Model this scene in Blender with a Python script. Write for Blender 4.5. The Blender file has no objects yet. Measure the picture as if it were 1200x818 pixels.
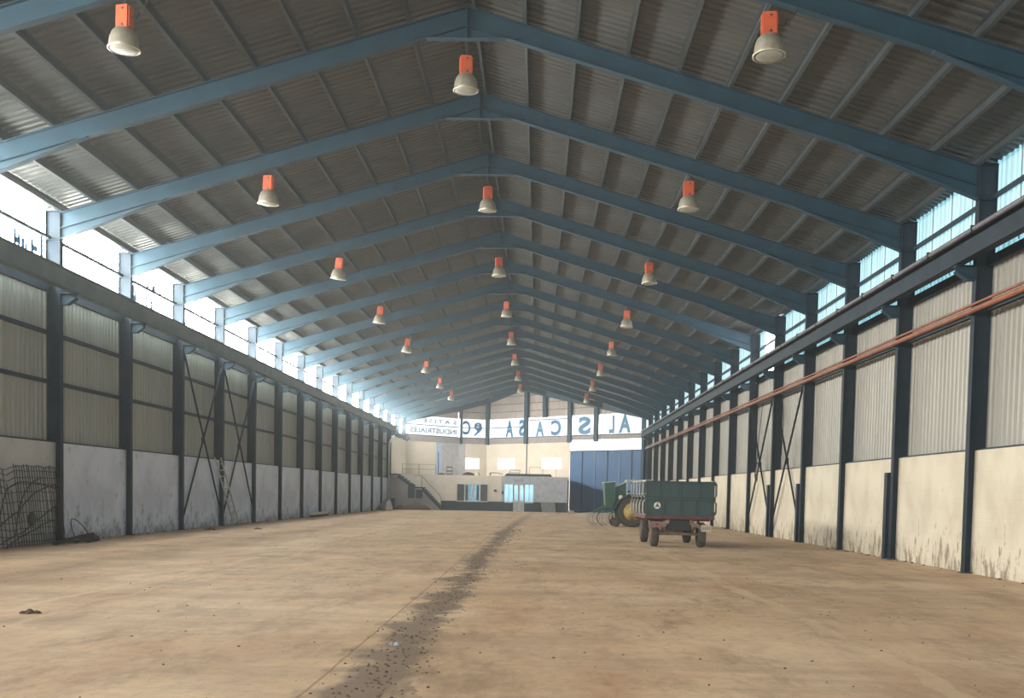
import bpy, bmesh, math, random
from mathutils import Vector, Matrix
random.seed(7)
sc = bpy.context.scene
col = sc.collection

# ------------------------------------------------------------------ camera
CAM = Vector((1.757, -23.97, 1.55))
yaw, pitch, roll = -0.0234, -0.0515, 0.0195
cy, sy, cp, sp, cr, sr = math.cos(yaw), math.sin(yaw), math.cos(pitch), math.sin(pitch), math.cos(roll), math.sin(roll)
fwd = Vector((sy*cp, cy*cp, sp)); rgt = Vector((cy, -sy, 0)); upv = rgt.cross(fwd)
r2 = rgt*cr + upv*sr; u2 = -rgt*sr + upv*cr
cam_data = bpy.data.cameras.new('camera'); cam = bpy.data.objects.new('camera', cam_data); col.objects.link(cam)
cam.matrix_world = Matrix(((r2.x, u2.x, -fwd.x, CAM.x), (r2.y, u2.y, -fwd.y, CAM.y), (r2.z, u2.z, -fwd.z, CAM.z), (0, 0, 0, 1)))
cam_data.sensor_fit = 'HORIZONTAL'; cam_data.sensor_width = 36.0
cam_data.lens = 1270.0/1200.0*36.0
cam_data.shift_y = (643.79-409.0)/1200.0
cam_data.clip_end = 1000
sc.camera = cam

# ------------------------------------------------------------------ world, exposure
w = bpy.data.worlds.new('sky'); sc.world = w; w.use_nodes = True
bg = w.node_tree.nodes['Background']
bg.inputs['Color'].default_value = (0.93, 0.96, 1.0, 1); bg.inputs['Strength'].default_value = 2.4
sc.view_settings.view_transform = 'Standard'; sc.view_settings.look = 'None'
sc.view_settings.gamma = 1.0; sc.view_settings.use_curve_mapping = False
sc.view_settings.exposure = 2.2
HAZE = 0.0019
EM_LEFT = ((1.0, 0.95, 0.84), 11.0)     # clerestory daylight, left side
EM_RIGHT = ((0.40, 0.84, 0.98), 0.19)   # clerestory daylight, right side
EM_BACK = ((0.86, 0.95, 1.0), 0.30)     # daylight through the far end
try:
    sc.cycles.use_denoising = True
    sc.cycles.max_bounces = 10; sc.cycles.diffuse_bounces = 6; sc.cycles.sample_clamp_indirect = 8
except Exception: pass

# ------------------------------------------------------------------ helpers
def lin(c):
    return tuple(((v/255)/12.92 if v/255 <= .04045 else ((v/255+.055)/1.055)**2.4) for v in c)
def mat(name, a, b=None, scale=3.0, rough=.7, metal=0.0, bump=0.0, bscale=30.0, detail=6, stretch=(1, 1, 1), lo=.35, hi=.65, spec=.5):
    m = bpy.data.materials.new(name); m.use_nodes = True
    nt = m.node_tree; p = nt.nodes['Principled BSDF']
    p.inputs['Roughness'].default_value = rough; p.inputs['Metallic'].default_value = metal
    p.inputs['Specular IOR Level'].default_value = spec
    tc = nt.nodes.new('ShaderNodeTexCoord'); mp = nt.nodes.new('ShaderNodeMapping')
    mp.inputs['Scale'].default_value = stretch
    nt.links.new(tc.outputs['Object'], mp.inputs['Vector'])
    n = nt.nodes.new('ShaderNodeTexNoise'); n.inputs['Scale'].default_value = scale; n.inputs['Detail'].default_value = detail
    nt.links.new(mp.outputs['Vector'], n.inputs['Vector'])
    r = nt.nodes.new('ShaderNodeValToRGB'); r.color_ramp.elements[0].position = lo; r.color_ramp.elements[1].position = hi
    b = b or tuple(v*.8 for v in a)
    r.color_ramp.elements[0].color = (*b, 1); r.color_ramp.elements[1].color = (*a, 1)
    nt.links.new(n.outputs['Fac'], r.inputs['Fac']); nt.links.new(r.outputs['Color'], p.inputs['Base Color'])
    if bump:
        n2 = nt.nodes.new('ShaderNodeTexNoise'); n2.inputs['Scale'].default_value = bscale; n2.inputs['Detail'].default_value = 4
        nt.links.new(mp.outputs['Vector'], n2.inputs['Vector'])
        bu = nt.nodes.new('ShaderNodeBump'); bu.inputs['Strength'].default_value = bump; bu.inputs['Distance'].default_value = .03
        nt.links.new(n2.outputs['Fac'], bu.inputs['Height']); nt.links.new(bu.outputs['Normal'], p.inputs['Normal'])
    return m
def pane_mat(name, em, dark=.72, pitch=.25, axis='Y'):
    """backlit translucent ribbed sheet: it gives off the daylight behind it, a little less at each rib"""
    m = bpy.data.materials.new(name); m.use_nodes = True; nt = m.node_tree
    p = nt.nodes['Principled BSDF']; p.inputs['Roughness'].default_value = .5
    p.inputs['Base Color'].default_value = (.3, .33, .33, 1)
    tc = nt.nodes.new('ShaderNodeTexCoord'); wv = nt.nodes.new('ShaderNodeTexWave')
    wv.bands_direction = axis; wv.inputs['Scale'].default_value = .314/pitch; wv.inputs['Distortion'].default_value = 0
    nt.links.new(tc.outputs['Object'], wv.inputs['Vector'])
    r = nt.nodes.new('ShaderNodeValToRGB')
    c = em[0]
    r.color_ramp.elements[0].position = .2; r.color_ramp.elements[1].position = .6
    r.color_ramp.elements[0].color = (c[0]*dark*.9, c[1]*dark, c[2]*dark*1.03, 1); r.color_ramp.elements[1].color = (*c, 1)
    nt.links.new(wv.outputs['Fac'], r.inputs['Fac']); nt.links.new(r.outputs['Color'], p.inputs['Emission Color'])
    p.inputs['Emission Strength'].default_value = em[1]
    return m

class MB:
    def __init__(s): s.v = []; s.f = []; s.smooth = False
    def hexa(s, pts):
        b = len(s.v); s.v += [tuple(p) for p in pts]
        s.f += [tuple(b+i for i in q) for q in ((0, 3, 2, 1), (4, 5, 6, 7), (0, 1, 5, 4), (1, 2, 6, 5), (2, 3, 7, 6), (3, 0, 4, 7))]
        return s
    def box(s, x0, x1, y0, y1, z0, z1, f=None):
        pts = [(x0, y0, z0), (x1, y0, z0), (x1, y1, z0), (x0, y1, z0), (x0, y0, z1), (x1, y0, z1), (x1, y1, z1), (x0, y1, z1)]
        if f: pts = [f(*p) for p in pts]
        return s.hexa(pts)
    def prism(s, poly, a, b, axis='y'):
        n = len(poly); k = len(s.v)
        def P(u, w_, t): return {'y': (u, t, w_), 'x': (t, u, w_), 'z': (u, w_, t)}[axis]
        s.v += [P(u, q, a) for u, q in poly] + [P(u, q, b) for u, q in poly]
        s.f.append(tuple(range(k, k+n))); s.f.append(tuple(range(k+2*n-1, k+n-1, -1)))
        for i in range(n):
            j = (i+1) % n; s.f.append((k+i, k+n+i, k+n+j, k+j))
        return s
    def tube(s, pts, r, n=6, cap=True):
        pts = [Vector(p) for p in pts]; k = len(s.v); rr = r if isinstance(r, (list, tuple)) else [r]*len(pts)
        for i, p in enumerate(pts):
            d = (pts[min(i+1, len(pts)-1)]-pts[max(i-1, 0)]).normalized()
            a = d.orthogonal().normalized() if abs(d.z) > .9 else d.cross(Vector((0, 0, 1))).normalized()
            if abs(d.z) > .9: a = (Vector((1, 0, 0)) - d*d.x).normalized()
            b = d.cross(a)
            for q in range(n):
                t = 2*math.pi*(q+.5)/n; s.v.append(tuple(p+(a*math.cos(t)+b*math.sin(t))*rr[i]))
        for i in range(len(pts)-1):
            for q in range(n):
                q2 = (q+1) % n; s.f.append((k+i*n+q, k+i*n+q2, k+(i+1)*n+q2, k+(i+1)*n+q))
        if cap:
            s.f.append(tuple(k+q for q in range(n-1, -1, -1))); s.f.append(tuple(k+(len(pts)-1)*n+q for q in range(n)))
        return s
    def lathe(s, prof, c, axis='z', n=20):
        """prof: (radius, offset along the axis)"""
        k = len(s.v); c = Vector(c)
        for r, h in prof:
            for q in range(n):
                t = 2*math.pi*q/n; a, b = r*math.cos(t), r*math.sin(t)
                o = {'z': (a, b, h), 'x': (h, a, b), 'y': (b, h, a)}[axis]; s.v.append(tuple(c+Vector(o)))
        for i in range(len(prof)-1):
            for q in range(n):
                q2 = (q+1) % n; s.f.append((k+i*n+q, k+i*n+q2, k+(i+1)*n+q2, k+(i+1)*n+q))
        if prof[0][0] > 1e-4 and prof[0] != prof[-1]: s.f.append(tuple(k+q for q in range(n-1, -1, -1)))
        if prof[-1][0] > 1e-4 and prof[0] != prof[-1]: s.f.append(tuple(k+(len(prof)-1)*n+q for q in range(n)))
        return s
    def quad(s, pts):
        k = len(s.v); s.v += [tuple(p) for p in pts]; s.f.append(tuple(range(k, k+len(pts)))); return s
    def mesh(s, name, m, off=Vector((0, 0, 0)), smooth=False):
        me = bpy.data.meshes.new(name)
        me.from_pydata([(a-off.x, b-off.y, c-off.z) for a, b, c in s.v], [], s.f); me.validate(); me.update()
        bm = bmesh.new(); bm.from_mesh(me); bmesh.ops.recalc_face_normals(bm, faces=bm.faces); bm.to_mesh(me); bm.free()
        if smooth:
            for p in me.polygons: p.use_smooth = True
        me.materials.append(m); return me

def props(o, label=None, cat=None, group=None, kind=None):
    if label: o['label'] = label
    if cat: o['category'] = cat
    if group: o['group'] = group
    if kind: o['kind'] = kind
    return o
def thing(name, label, cat, loc=(0, 0, 0), group=None, kind=None):
    o = bpy.data.objects.new(name, None); o.empty_display_size = .2; col.objects.link(o); o.location = loc
    return props(o, label, cat, group, kind)
def base_of(p):
    v = Vector((0, 0, 0))
    while p is not None: v = v+p.location; p = p.parent
    return v
def part(name, mb, m, parent, smooth=False, label=None):
    """mb holds world coordinates; the part hangs under its thing"""
    off = base_of(parent)
    o = bpy.data.objects.new(name, mb.mesh(name, m, off, smooth)); col.objects.link(o); o.parent = parent
    if label: o['label'] = label
    return o
def single(name, mb, m, label, cat, loc, group=None, kind=None, smooth=False):
    loc = Vector(loc)
    o = bpy.data.objects.new(name, mb.mesh(name, m, loc, smooth)); col.objects.link(o); o.location = loc
    return props(o, label, cat, group, kind)
def inst(src, parent, loc=None, name=None):
    o = src.copy(); col.objects.link(o); o.parent = parent
    if loc is not None: o.location = loc
    return o
def dup(root, loc, label=None, rot=None):
    kids = [(c, list(c.children)) for c in root.children]
    r = root.copy(); col.objects.link(r); r.location = loc
    if label: r['label'] = label
    if rot: r.rotation_euler = rot
    for c, gs in kids:
        d = c.copy(); col.objects.link(d); d.parent = r
        for g in gs:
            e = g.copy(); col.objects.link(e); e.parent = d
    return r
ORD = ['nearest', 'second nearest', 'third nearest', 'fourth nearest', 'fifth nearest', 'sixth nearest', 'seventh nearest', 'eighth nearest', 'ninth nearest',
       'tenth nearest', 'eleventh nearest', 'twelfth nearest', 'thirteenth nearest', 'fourteenth nearest', 'fifteenth nearest', 'sixteenth nearest',
       'seventeenth nearest', 'eighteenth nearest', 'nineteenth nearest', 'twentieth nearest', 'twenty-first nearest', 'twenty-second nearest', 'twenty-third nearest', 'twenty-fourth nearest']

# ------------------------------------------------------------------ dimensions of the hall
XI, XO = 11.09, 11.50            # inner / outer face of the columns
S = .293; ZE = 8.77; ZR = ZE+XI*S    # roof slope, rafter top at the column, at the ridge
Y0, BAY, JN = -40.0, 5.0, 16
def zraf(x): return ZR-S*abs(x)
P0, P1, P2, P3 = (-11.5, 80.0), (-6.4, 85.0), (-3.6, 86.0), (11.5, 71.3)   # the far end wall is bent in plan
def ywall(x):
    for A, B in ((P0, P1), (P1, P2), (P2, P3)):
        if A[0]-1e-6 <= x <= B[0]+1e-6: return A[1]+(B[1]-A[1])*(x-A[0])/(B[0]-A[0])
    return P0[1] if x < 0 else P3[1]

# ------------------------------------------------------------------ materials
M = {}
M['steel'] = mat('blue_grey_steel_paint', (.025, .064, .099), (.019, .049, .077), 1.5, .5, 0, .05, spec=.25)
M['column'] = mat('dark_blue_steel_paint', (.030, .045, .064), (.020, .032, .047), 2, .55, spec=.12)
M['girder'] = mat('lit_tone_girder_paint', (.17, .215, .235), (.13, .17, .19), 1.5, .5, spec=.2)  # left beam painted lighter: the light on its face is in this colour
M['purlin'] = mat('purlin_paint', (.050, .062, .070), (.036, .046, .052), 2, .5)
M['roof'] = mat('galvanised_roof_sheet', (.104, .112, .112), (.074, .080, .082), .6, .40, .3)
M['cladR'] = mat('galvanised_wall_sheet', (.38, .37, .34), (.30, .29, .265), .7, .45, .2, stretch=(1, 1, .2))
M['cladL'] = mat('weathered_wall_sheet', (.40, .42, .39), (.31, .33, .31), .7, .5, .2, stretch=(1, 1, .2))
M['ladder'] = mat('grey_ladder', (.42, .43, .44), rough=.5)
M['strip'] = mat('pale_lap_strip', (.45, .46, .42), rough=.5)
M['white'] = mat('white_paint', (.75, .73, .68), (.66, .64, .6), 2, .6)
M['orange'] = mat('orange_enamel', (.60, .12, .055), (.5, .10, .045), 6, .4)
M['alu'] = mat('spun_aluminium', (.62, .58, .48), (.5, .46, .38), 8, .35, .6)
M['lens'] = mat('milky_lamp_glass', (.42, .43, .40), rough=.4)
M['black'] = mat('black_rubber', (.022, .022, .024), (.035, .033, .03), 10, .8)
M['dark'] = mat('dark_metal', (.03, .035, .04), rough=.6)
M['rust'] = mat('rust_orange_pipe_paint', (.32, .115, .06), (.20, .075, .045), 3, .5)
M['conduit'] = mat('grey_violet_conduit', (.16, .15, .18), (.11, .10, .13), 2, .45)
M['concrete'] = mat('bare_concrete', (.42, .40, .36), (.30, .29, .26), 1.5, .85, 0, .3)
M['bar'] = mat('rusty_bar', (.05, .04, .035), rough=.8)
M['header'] = mat('grey_header_beam', (.34, .31, .32), rough=.6)
M['cream'] = mat('cream_end_wall_paint', (.75, .67, .57), (.68, .61, .52), 1.2, .7)
M['wood'] = mat('weathered_wood', (.33, .27, .2), (.2, .16, .12), 8, .8)
M['dirt'] = mat('brown_dirt', (.16, .115, .08), (.10, .07, .05), 6, .95, 0, .6)

def masonry_mat(name, a, b, stain, block=(.4, .2), st=(1, 4.0, 1.5), nsc=1.3, th=(.63, .71)):
    m = bpy.data.materials.new(name); m.use_nodes = True; nt = m.node_tree; N = nt.nodes; L = nt.links
    p = N['Principled BSDF']; p.inputs['Roughness'].default_value = .85
    tc = N.new('ShaderNodeTexCoord'); sx = N.new('ShaderNodeSeparateXYZ'); L.new(tc.outputs['Object'], sx.inputs[0])
    cb = N.new('ShaderNodeCombineXYZ'); L.new(sx.outputs['Y'], cb.inputs['X']); L.new(sx.outputs['Z'], cb.inputs['Y'])
    n1 = N.new('ShaderNodeTexNoise'); n1.inputs['Scale'].default_value = 1.1; n1.inputs['Detail'].default_value = 8
    L.new(tc.outputs['Object'], n1.inputs['Vector'])
    r1 = N.new('ShaderNodeValToRGB'); r1.color_ramp.elements[0].position = .38; r1.color_ramp.elements[1].position = .6
    r1.color_ramp.elements[0].color = (*b, 1); r1.color_ramp.elements[1].color = (*a, 1); L.new(n1.outputs['Fac'], r1.inputs['Fac'])
    # scuffs and runs near the ground: vertical stretched noise
    mp = N.new('ShaderNodeMapping'); mp.inputs['Scale'].default_value = st; L.new(tc.outputs['Object'], mp.inputs['Vector'])
    n2 = N.new('ShaderNodeTexNoise'); n2.inputs['Scale'].default_value = nsc; n2.inputs['Detail'].default_value = 9; n2.inputs['Roughness'].default_value = .7
    L.new(mp.outputs['Vector'], n2.inputs['Vector'])
    mr = N.new('ShaderNodeMapRange'); mr.inputs['From Min'].default_value = 0; mr.inputs['From Max'].default_value = 1.7
    mr.inputs['To Min'].default_value = .16; mr.inputs['To Max'].default_value = -.02; L.new(sx.outputs['Z'], mr.inputs['Value'])
    ad = N.new('ShaderNodeMath'); ad.operation = 'ADD'; L.new(n2.outputs['Fac'], ad.inputs[0]); L.new(mr.outputs['Result'], ad.inputs[1])
    r2_ = N.new('ShaderNodeValToRGB'); r2_.color_ramp.elements[0].position = th[0]; r2_.color_ramp.elements[1].position = th[1]
    r2_.color_ramp.elements[0].color = (0, 0, 0, 1); r2_.color_ramp.elements[1].color = (.75, .75, .75, 1); L.new(ad.outputs[0], r2_.inputs['Fac'])
    mx = N.new('ShaderNodeMixRGB'); mx.inputs['Color2'].default_value = (*stain, 1); L.new(r2_.outputs['Color'], mx.inputs['Fac']); L.new(r1.outputs['Color'], mx.inputs['Color1'])
    L.new(mx.outputs['Color'], p.inputs['Base Color'])
    bk = N.new('ShaderNodeTexBrick'); bk.inputs['Scale'].default_value = 1; bk.inputs['Brick Width'].default_value = block[0]; bk.inputs['Row Height'].default_value = block[1]
    bk.inputs['Mortar Size'].default_value = .008; bk.inputs['Mortar Smooth'].default_value = .4
    L.new(cb.outputs[0], bk.inputs['Vector'])
    inv = N.new('ShaderNodeMath'); inv.operation = 'SUBTRACT'; inv.inputs[0].default_value = 1; L.new(bk.outputs['Fac'], inv.inputs[1])
    s2 = N.new('ShaderNodeMath'); s2.operation = 'ADD'; L.new(inv.outputs[0], s2.inputs[0]); L.new(n2.outputs['Fac'], s2.inputs[1])
    bu = N.new('ShaderNodeBump'); bu.inputs['Strength'].default_value = .35; bu.inputs['Distance'].default_value = .02; L.new(s2.outputs[0], bu.inputs['Height']); L.new(bu.outputs['Normal'], p.inputs['Normal'])
    return m
M['masL'] = masonry_mat('white_block_sky_tint', (.70, .79, .97), (.57, .65, .82), (.24, .25, .26), st=(1, 1.7, 1.2), nsc=1.9, th=(.60, .71))  # bluish skylight on the white left wall is mixed into this colour
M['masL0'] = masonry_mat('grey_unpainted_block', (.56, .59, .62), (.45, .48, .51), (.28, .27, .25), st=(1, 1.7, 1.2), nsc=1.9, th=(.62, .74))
M['masR'] = masonry_mat('white_block_warm_light_tint', (.70, .64, .53), (.60, .54, .44), (.17, .12, .08))  # warm bounced light on the white right wall is mixed into this colour
M['paneL'] = pane_mat('backlit_sheet_left', EM_LEFT)
M['paneR'] = pane_mat('backlit_sheet_right', EM_RIGHT, .62)
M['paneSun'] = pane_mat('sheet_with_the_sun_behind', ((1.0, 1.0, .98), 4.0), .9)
M['paneB'] = pane_mat('backlit_sheet_far_end', EM_BACK, .9, .3, 'X')
M['paneW'] = pane_mat('daylit_window_glass', ((1.0, .98, .95), 1.2), 1.0)

def floor_mat():
    m = bpy.data.materials.new('dusty_tan_floor'); m.use_nodes = True; nt = m.node_tree; N = nt.nodes; L = nt.links
    p = N['Principled BSDF']
    tc = N.new('ShaderNodeTexCoord'); sx = N.new('ShaderNodeSeparateXYZ'); L.new(tc.outputs['Object'], sx.inputs[0])
    def noise(scale, detail=6, stretch=(1, 1, 1), rough=.6):
        mp = N.new('ShaderNodeMapping'); mp.inputs['Scale'].default_value = stretch; L.new(tc.outputs['Object'], mp.inputs['Vector'])
        n = N.new('ShaderNodeTexNoise'); n.inputs['Scale'].default_value = scale; n.inputs['Detail'].default_value = detail; n.inputs['Roughness'].default_value = rough
        L.new(mp.outputs['Vector'], n.inputs['Vector']); return n.outputs['Fac']
    def ramp(fac, pts):
        r = N.new('ShaderNodeValToRGB'); e = r.color_ramp.elements
        while len(e) < len(pts): e.new(.5)
        for q, (pos, c) in zip(e, pts): q.position = pos; q.color = (*c, 1)
        L.new(fac, r.inputs['Fac']); return r.outputs['Color']
    def math_(op, a, b=None, c=None):
        n = N.new('ShaderNodeMath'); n.operation = op
        for i, v in enumerate((a, b, c)):
            if v is None: continue
            if isinstance(v, (int, float)): n.inputs[i].default_value = v
            else: L.new(v, n.inputs[i])
        return n.outputs[0]
    def mixc(fac, a, b, mode='MIX'):
        n = N.new('ShaderNodeMixRGB'); n.blend_type = mode
        if isinstance(fac, (int, float)): n.inputs['Fac'].default_value = fac
        else: L.new(fac, n.inputs['Fac'])
        for k, v in (('Color1', a), ('Color2', b)):
            if isinstance(v, tuple): n.inputs[k].default_value = (*v, 1)
            else: L.new(v, n.inputs[k])
        return n.outputs['Color']
    base = ramp(noise(.22, 8), [(.3, (.50, .335, .205)), (.5, (.62, .44, .29)), (.72, (.68, .51, .355))])
    mott = ramp(noise(1.6, 9, (1, .35, 1), .7), [(.33, (.55, .51, .48)), (.5, (1, 1, 1)), (.68, (1.18, 1.18, 1.16))])
    c = mixc(.8, base, mott, 'MULTIPLY')
    redd = ramp(noise(.5, 7, (1.3, .5, 1)), [(.52, (0, 0, 0)), (.68, (.5, .5, .5))])
    c = mixc(redd, c, (.42, .22, .12))
    fine = ramp(noise(9, 8, (1, .6, 1), .75), [(.3, (.7, .68, .66)), (.5, (1, 1, 1)), (.75, (1.1, 1.1, 1.1))])
    c = mixc(.7, c, fine, 'MULTIPLY')
    # cross bands of swept dust further in
    swept = ramp(noise(.9, 7, (.25, 1.1, 1), .7), [(.45, (0, 0, 0)), (.66, (.55, .55, .55))])
    c = mixc(swept, c, (.36, .25, .17))
    # pale wheel tracks on the left
    for x0, wd in ((-4.65, .07), (-4.05, .05), (5.2, .10)):
        d = math_('ABSOLUTE', math_('SUBTRACT', math_('ADD', sx.outputs['X'], math_('MULTIPLY', noise(.35, 3), .9)), x0+.45))
        f = math_('MULTIPLY', math_('LESS_THAN', d, wd), math_('GREATER_THAN', noise(.8, 4), .44))
        c = mixc(math_('MULTIPLY', f, .4), c, (.70, .54, .36))
    # dark trail of spilt soil along the middle
    xx = math_('SUBTRACT', sx.outputs['X'], math_('ADD', .43, math_('MULTIPLY', math_('MAXIMUM', sx.outputs['Y'], 0.0), .018)))
    xx = math_('ADD', xx, math_('MULTIPLY', math_('SUBTRACT', noise(1.1, 5), .5), .8))
    g = math_('SUBTRACT', 1.0, math_('DIVIDE', math_('ABSOLUTE', xx), .34))
    g = math_('MULTIPLY', math_('MAXIMUM', g, 0.0), 1.5)
    g = math_('ADD', g, math_('MULTIPLY', math_('SUBTRACT', noise(3.2, 8, (1, .6, 1), .75), .52), 3.2))
    g = math_('ADD', g, math_('MULTIPLY', math_('SUBTRACT', noise(.55, 3, (.6, 1, 1)), .5), 3.4))
    fade = N.new('ShaderNodeMapRange'); fade.inputs['From Min'].default_value = 4; fade.inputs['From Max'].default_value = 34; fade.inputs['To Min'].default_value = 1; fade.inputs['To Max'].default_value = .35
    L.new(sx.outputs['Y'], fade.inputs['Value'])
    inside = math_('LESS_THAN', math_('ABSOLUTE', xx), .45)
    g = math_('MULTIPLY', math_('MINIMUM', math_('MAXIMUM', g, 0.0), 1.0), math_('MULTIPLY', inside, fade.outputs['Result']))
    c = mixc(math_('MULTIPLY', g, .78), c, (.13, .095, .075))
    # slab joints: along the middle and across every 20 m
    jn = math_('LESS_THAN', math_('ABSOLUTE', math_('ADD', sx.outputs['X'], math_('MULTIPLY', math_('SUBTRACT', noise(1.2, 2), .5), .05))), .012)
    c = mixc(math_('MULTIPLY', jn, .6), c, (.22, .10, .06))
    # dark specks
    sp_ = ramp(noise(14, 3, (1, 1, 1), .5), [(.70, (0, 0, 0)), (.76, (.6, .6, .6))])
    c = mixc(sp_, c, (.16, .10, .07))
    L.new(c, p.inputs['Base Color'])
    rr = N.new('ShaderNodeMapRange'); rr.inputs['To Min'].default_value = .5; rr.inputs['To Max'].default_value = .85; L.new(noise(.6, 6), rr.inputs['Value']); L.new(rr.outputs['Result'], p.inputs['Roughness'])
    p.inputs['Specular IOR Level'].default_value = .35
    bu = N.new('ShaderNodeBump'); bu.inputs['Strength'].default_value = .25; bu.inputs['Distance'].default_value = .02
    L.new(math_('ADD', noise(7, 8, (1, .6, 1), .7), g), bu.inputs['Height']); L.new(bu.outputs['Normal'], p.inputs['Normal'])
    return m
M['floor'] = floor_mat()

# ------------------------------------------------------------------ floor and ground
single('floor', MB().box(-12.2, 12.2, Y0-2, 92, -.3, 0), M['floor'], 'dusty tan concrete floor of the long hall', 'floor', (0, 20, -.3), kind='structure')
single('ground', MB().box(-150, 150, -220, 200, -.7, -.32), mat('sandy_yard', (.5, .4, .28), rough=.9), 'sandy yard ground outside the open end of the hall', 'ground', (0, -60, -.7), kind='structure')

# ------------------------------------------------------------------ roof
ceiling = thing('ceiling', 'corrugated metal roof with long purlins over the hall', 'roof', (0, 0, 8.5), kind='structure')
nb = int((90-Y0)/BAY)
for side in (-1, 1):
    mb = MB(); pitch_ = .25; d = .035; ys = []
    for i in range(int(BAY/pitch_)):
        a = i*pitch_; ys += [(a, 0), (a+.09, 0), (a+.125, d), (a+.215, d)]
    ys.append((BAY, 0))
    rows = []
    for y, h in ys:
        for x in (0.0, 11.85): mb.v.append((side*x, y, zraf(x)+.215+h))
    for i in range(len(ys)-1): mb.f.append((2*i, 2*i+1, 2*i+3, 2*i+2))
    src = part('roof_sheet', mb, M['roof'], ceiling)
    for k in range(nb):
        o = src if k == 0 else inst(src, ceiling)
        o.location = (0, Y0+BAY*k, 0)
    for i in range(11):
        x = .12+1.11*i if i < 10 else 11.02
        h = .20 if i < 10 else .16
        X = side*x; z = zraf(x); ye = ywall(X)-.05
        mb = MB()
        # Z section standing square to the roof slope
        sx_ = side*S
        def pl(u0, u1, v0, v1):
            q = []
            for y_ in (Y0, ye): q += [(X+side*u+sx_*v, y_, z-S*u+v) for u, v in ((u0, v0), (u1, v0), (u1, v1), (u0, v1))]
            mb.hexa(q)
        pl(-.006, .006, 0, h); pl(0, .065, 0, .012); pl(-.065, 0, h-.012, h)
        part('purlin', mb, M['purlin'], ceiling)
part('ridge_cap', MB().prism([(-.35, zraf(.35)+.30), (0, ZR+.31), (.35, zraf(.35)+.30), (0, ZR+.36)], Y0, 88), M['roof'], ceiling)
# ragged end of a tie rod and loops of cable below the roof are left to the lamps

# ------------------------------------------------------------------ side walls
def corr_sheet(x, y0, y1, z0, z1, side, pitch_=.25, d=.055):
    mb = MB(); n = max(1, round((y1-y0)/pitch_)); st = (y1-y0)/n; ys = []
    for i in range(n):
        a = y0+i*st; ys += [(a, 0), (a+st*.38, 0), (a+st*.5, d), (a+st*.88, d)]
    ys.append((y1, 0))
    for y, h in ys:
        for z in (z0, z1): mb.v.append((x-side*h, y, z))
    for i in range(len(ys)-1): mb.f.append((2*i, 2*i+1, 2*i+3, 2*i+2))
    return mb
ZM = 2.68
sidename = {-1: 'left', 1: 'right'}
wn = 0
lettering_mat = mat('blue_sign_lettering', (.02, .22, .62), (.04, .30, .70), 4, .5)
def random_letters(mb, y, z, n, seed):
    """blue brushed capitals on the outside of the sheet, seen from behind: broken vertical strokes"""
    rnd = random.Random(seed)
    for i in range(n):
        w_ = rnd.uniform(.11, .18); z0 = z+rnd.uniform(-.1, .25); h = rnd.uniform(.35, .75)
        mb.box(-11.462, -11.455, y, y+w_, z0, min(z0+h, 8.75))
        if rnd.random() < .7: mb.box(-11.462, -11.455, y, y+rnd.uniform(.25, .4), z0+h*.3, z0+h*.3+.15)
        if rnd.random() < .5: mb.box(-11.462, -11.455, y+.22, y+.34, z0+.1, z0+h*.8)
        y += rnd.uniform(.4, .55)
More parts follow.
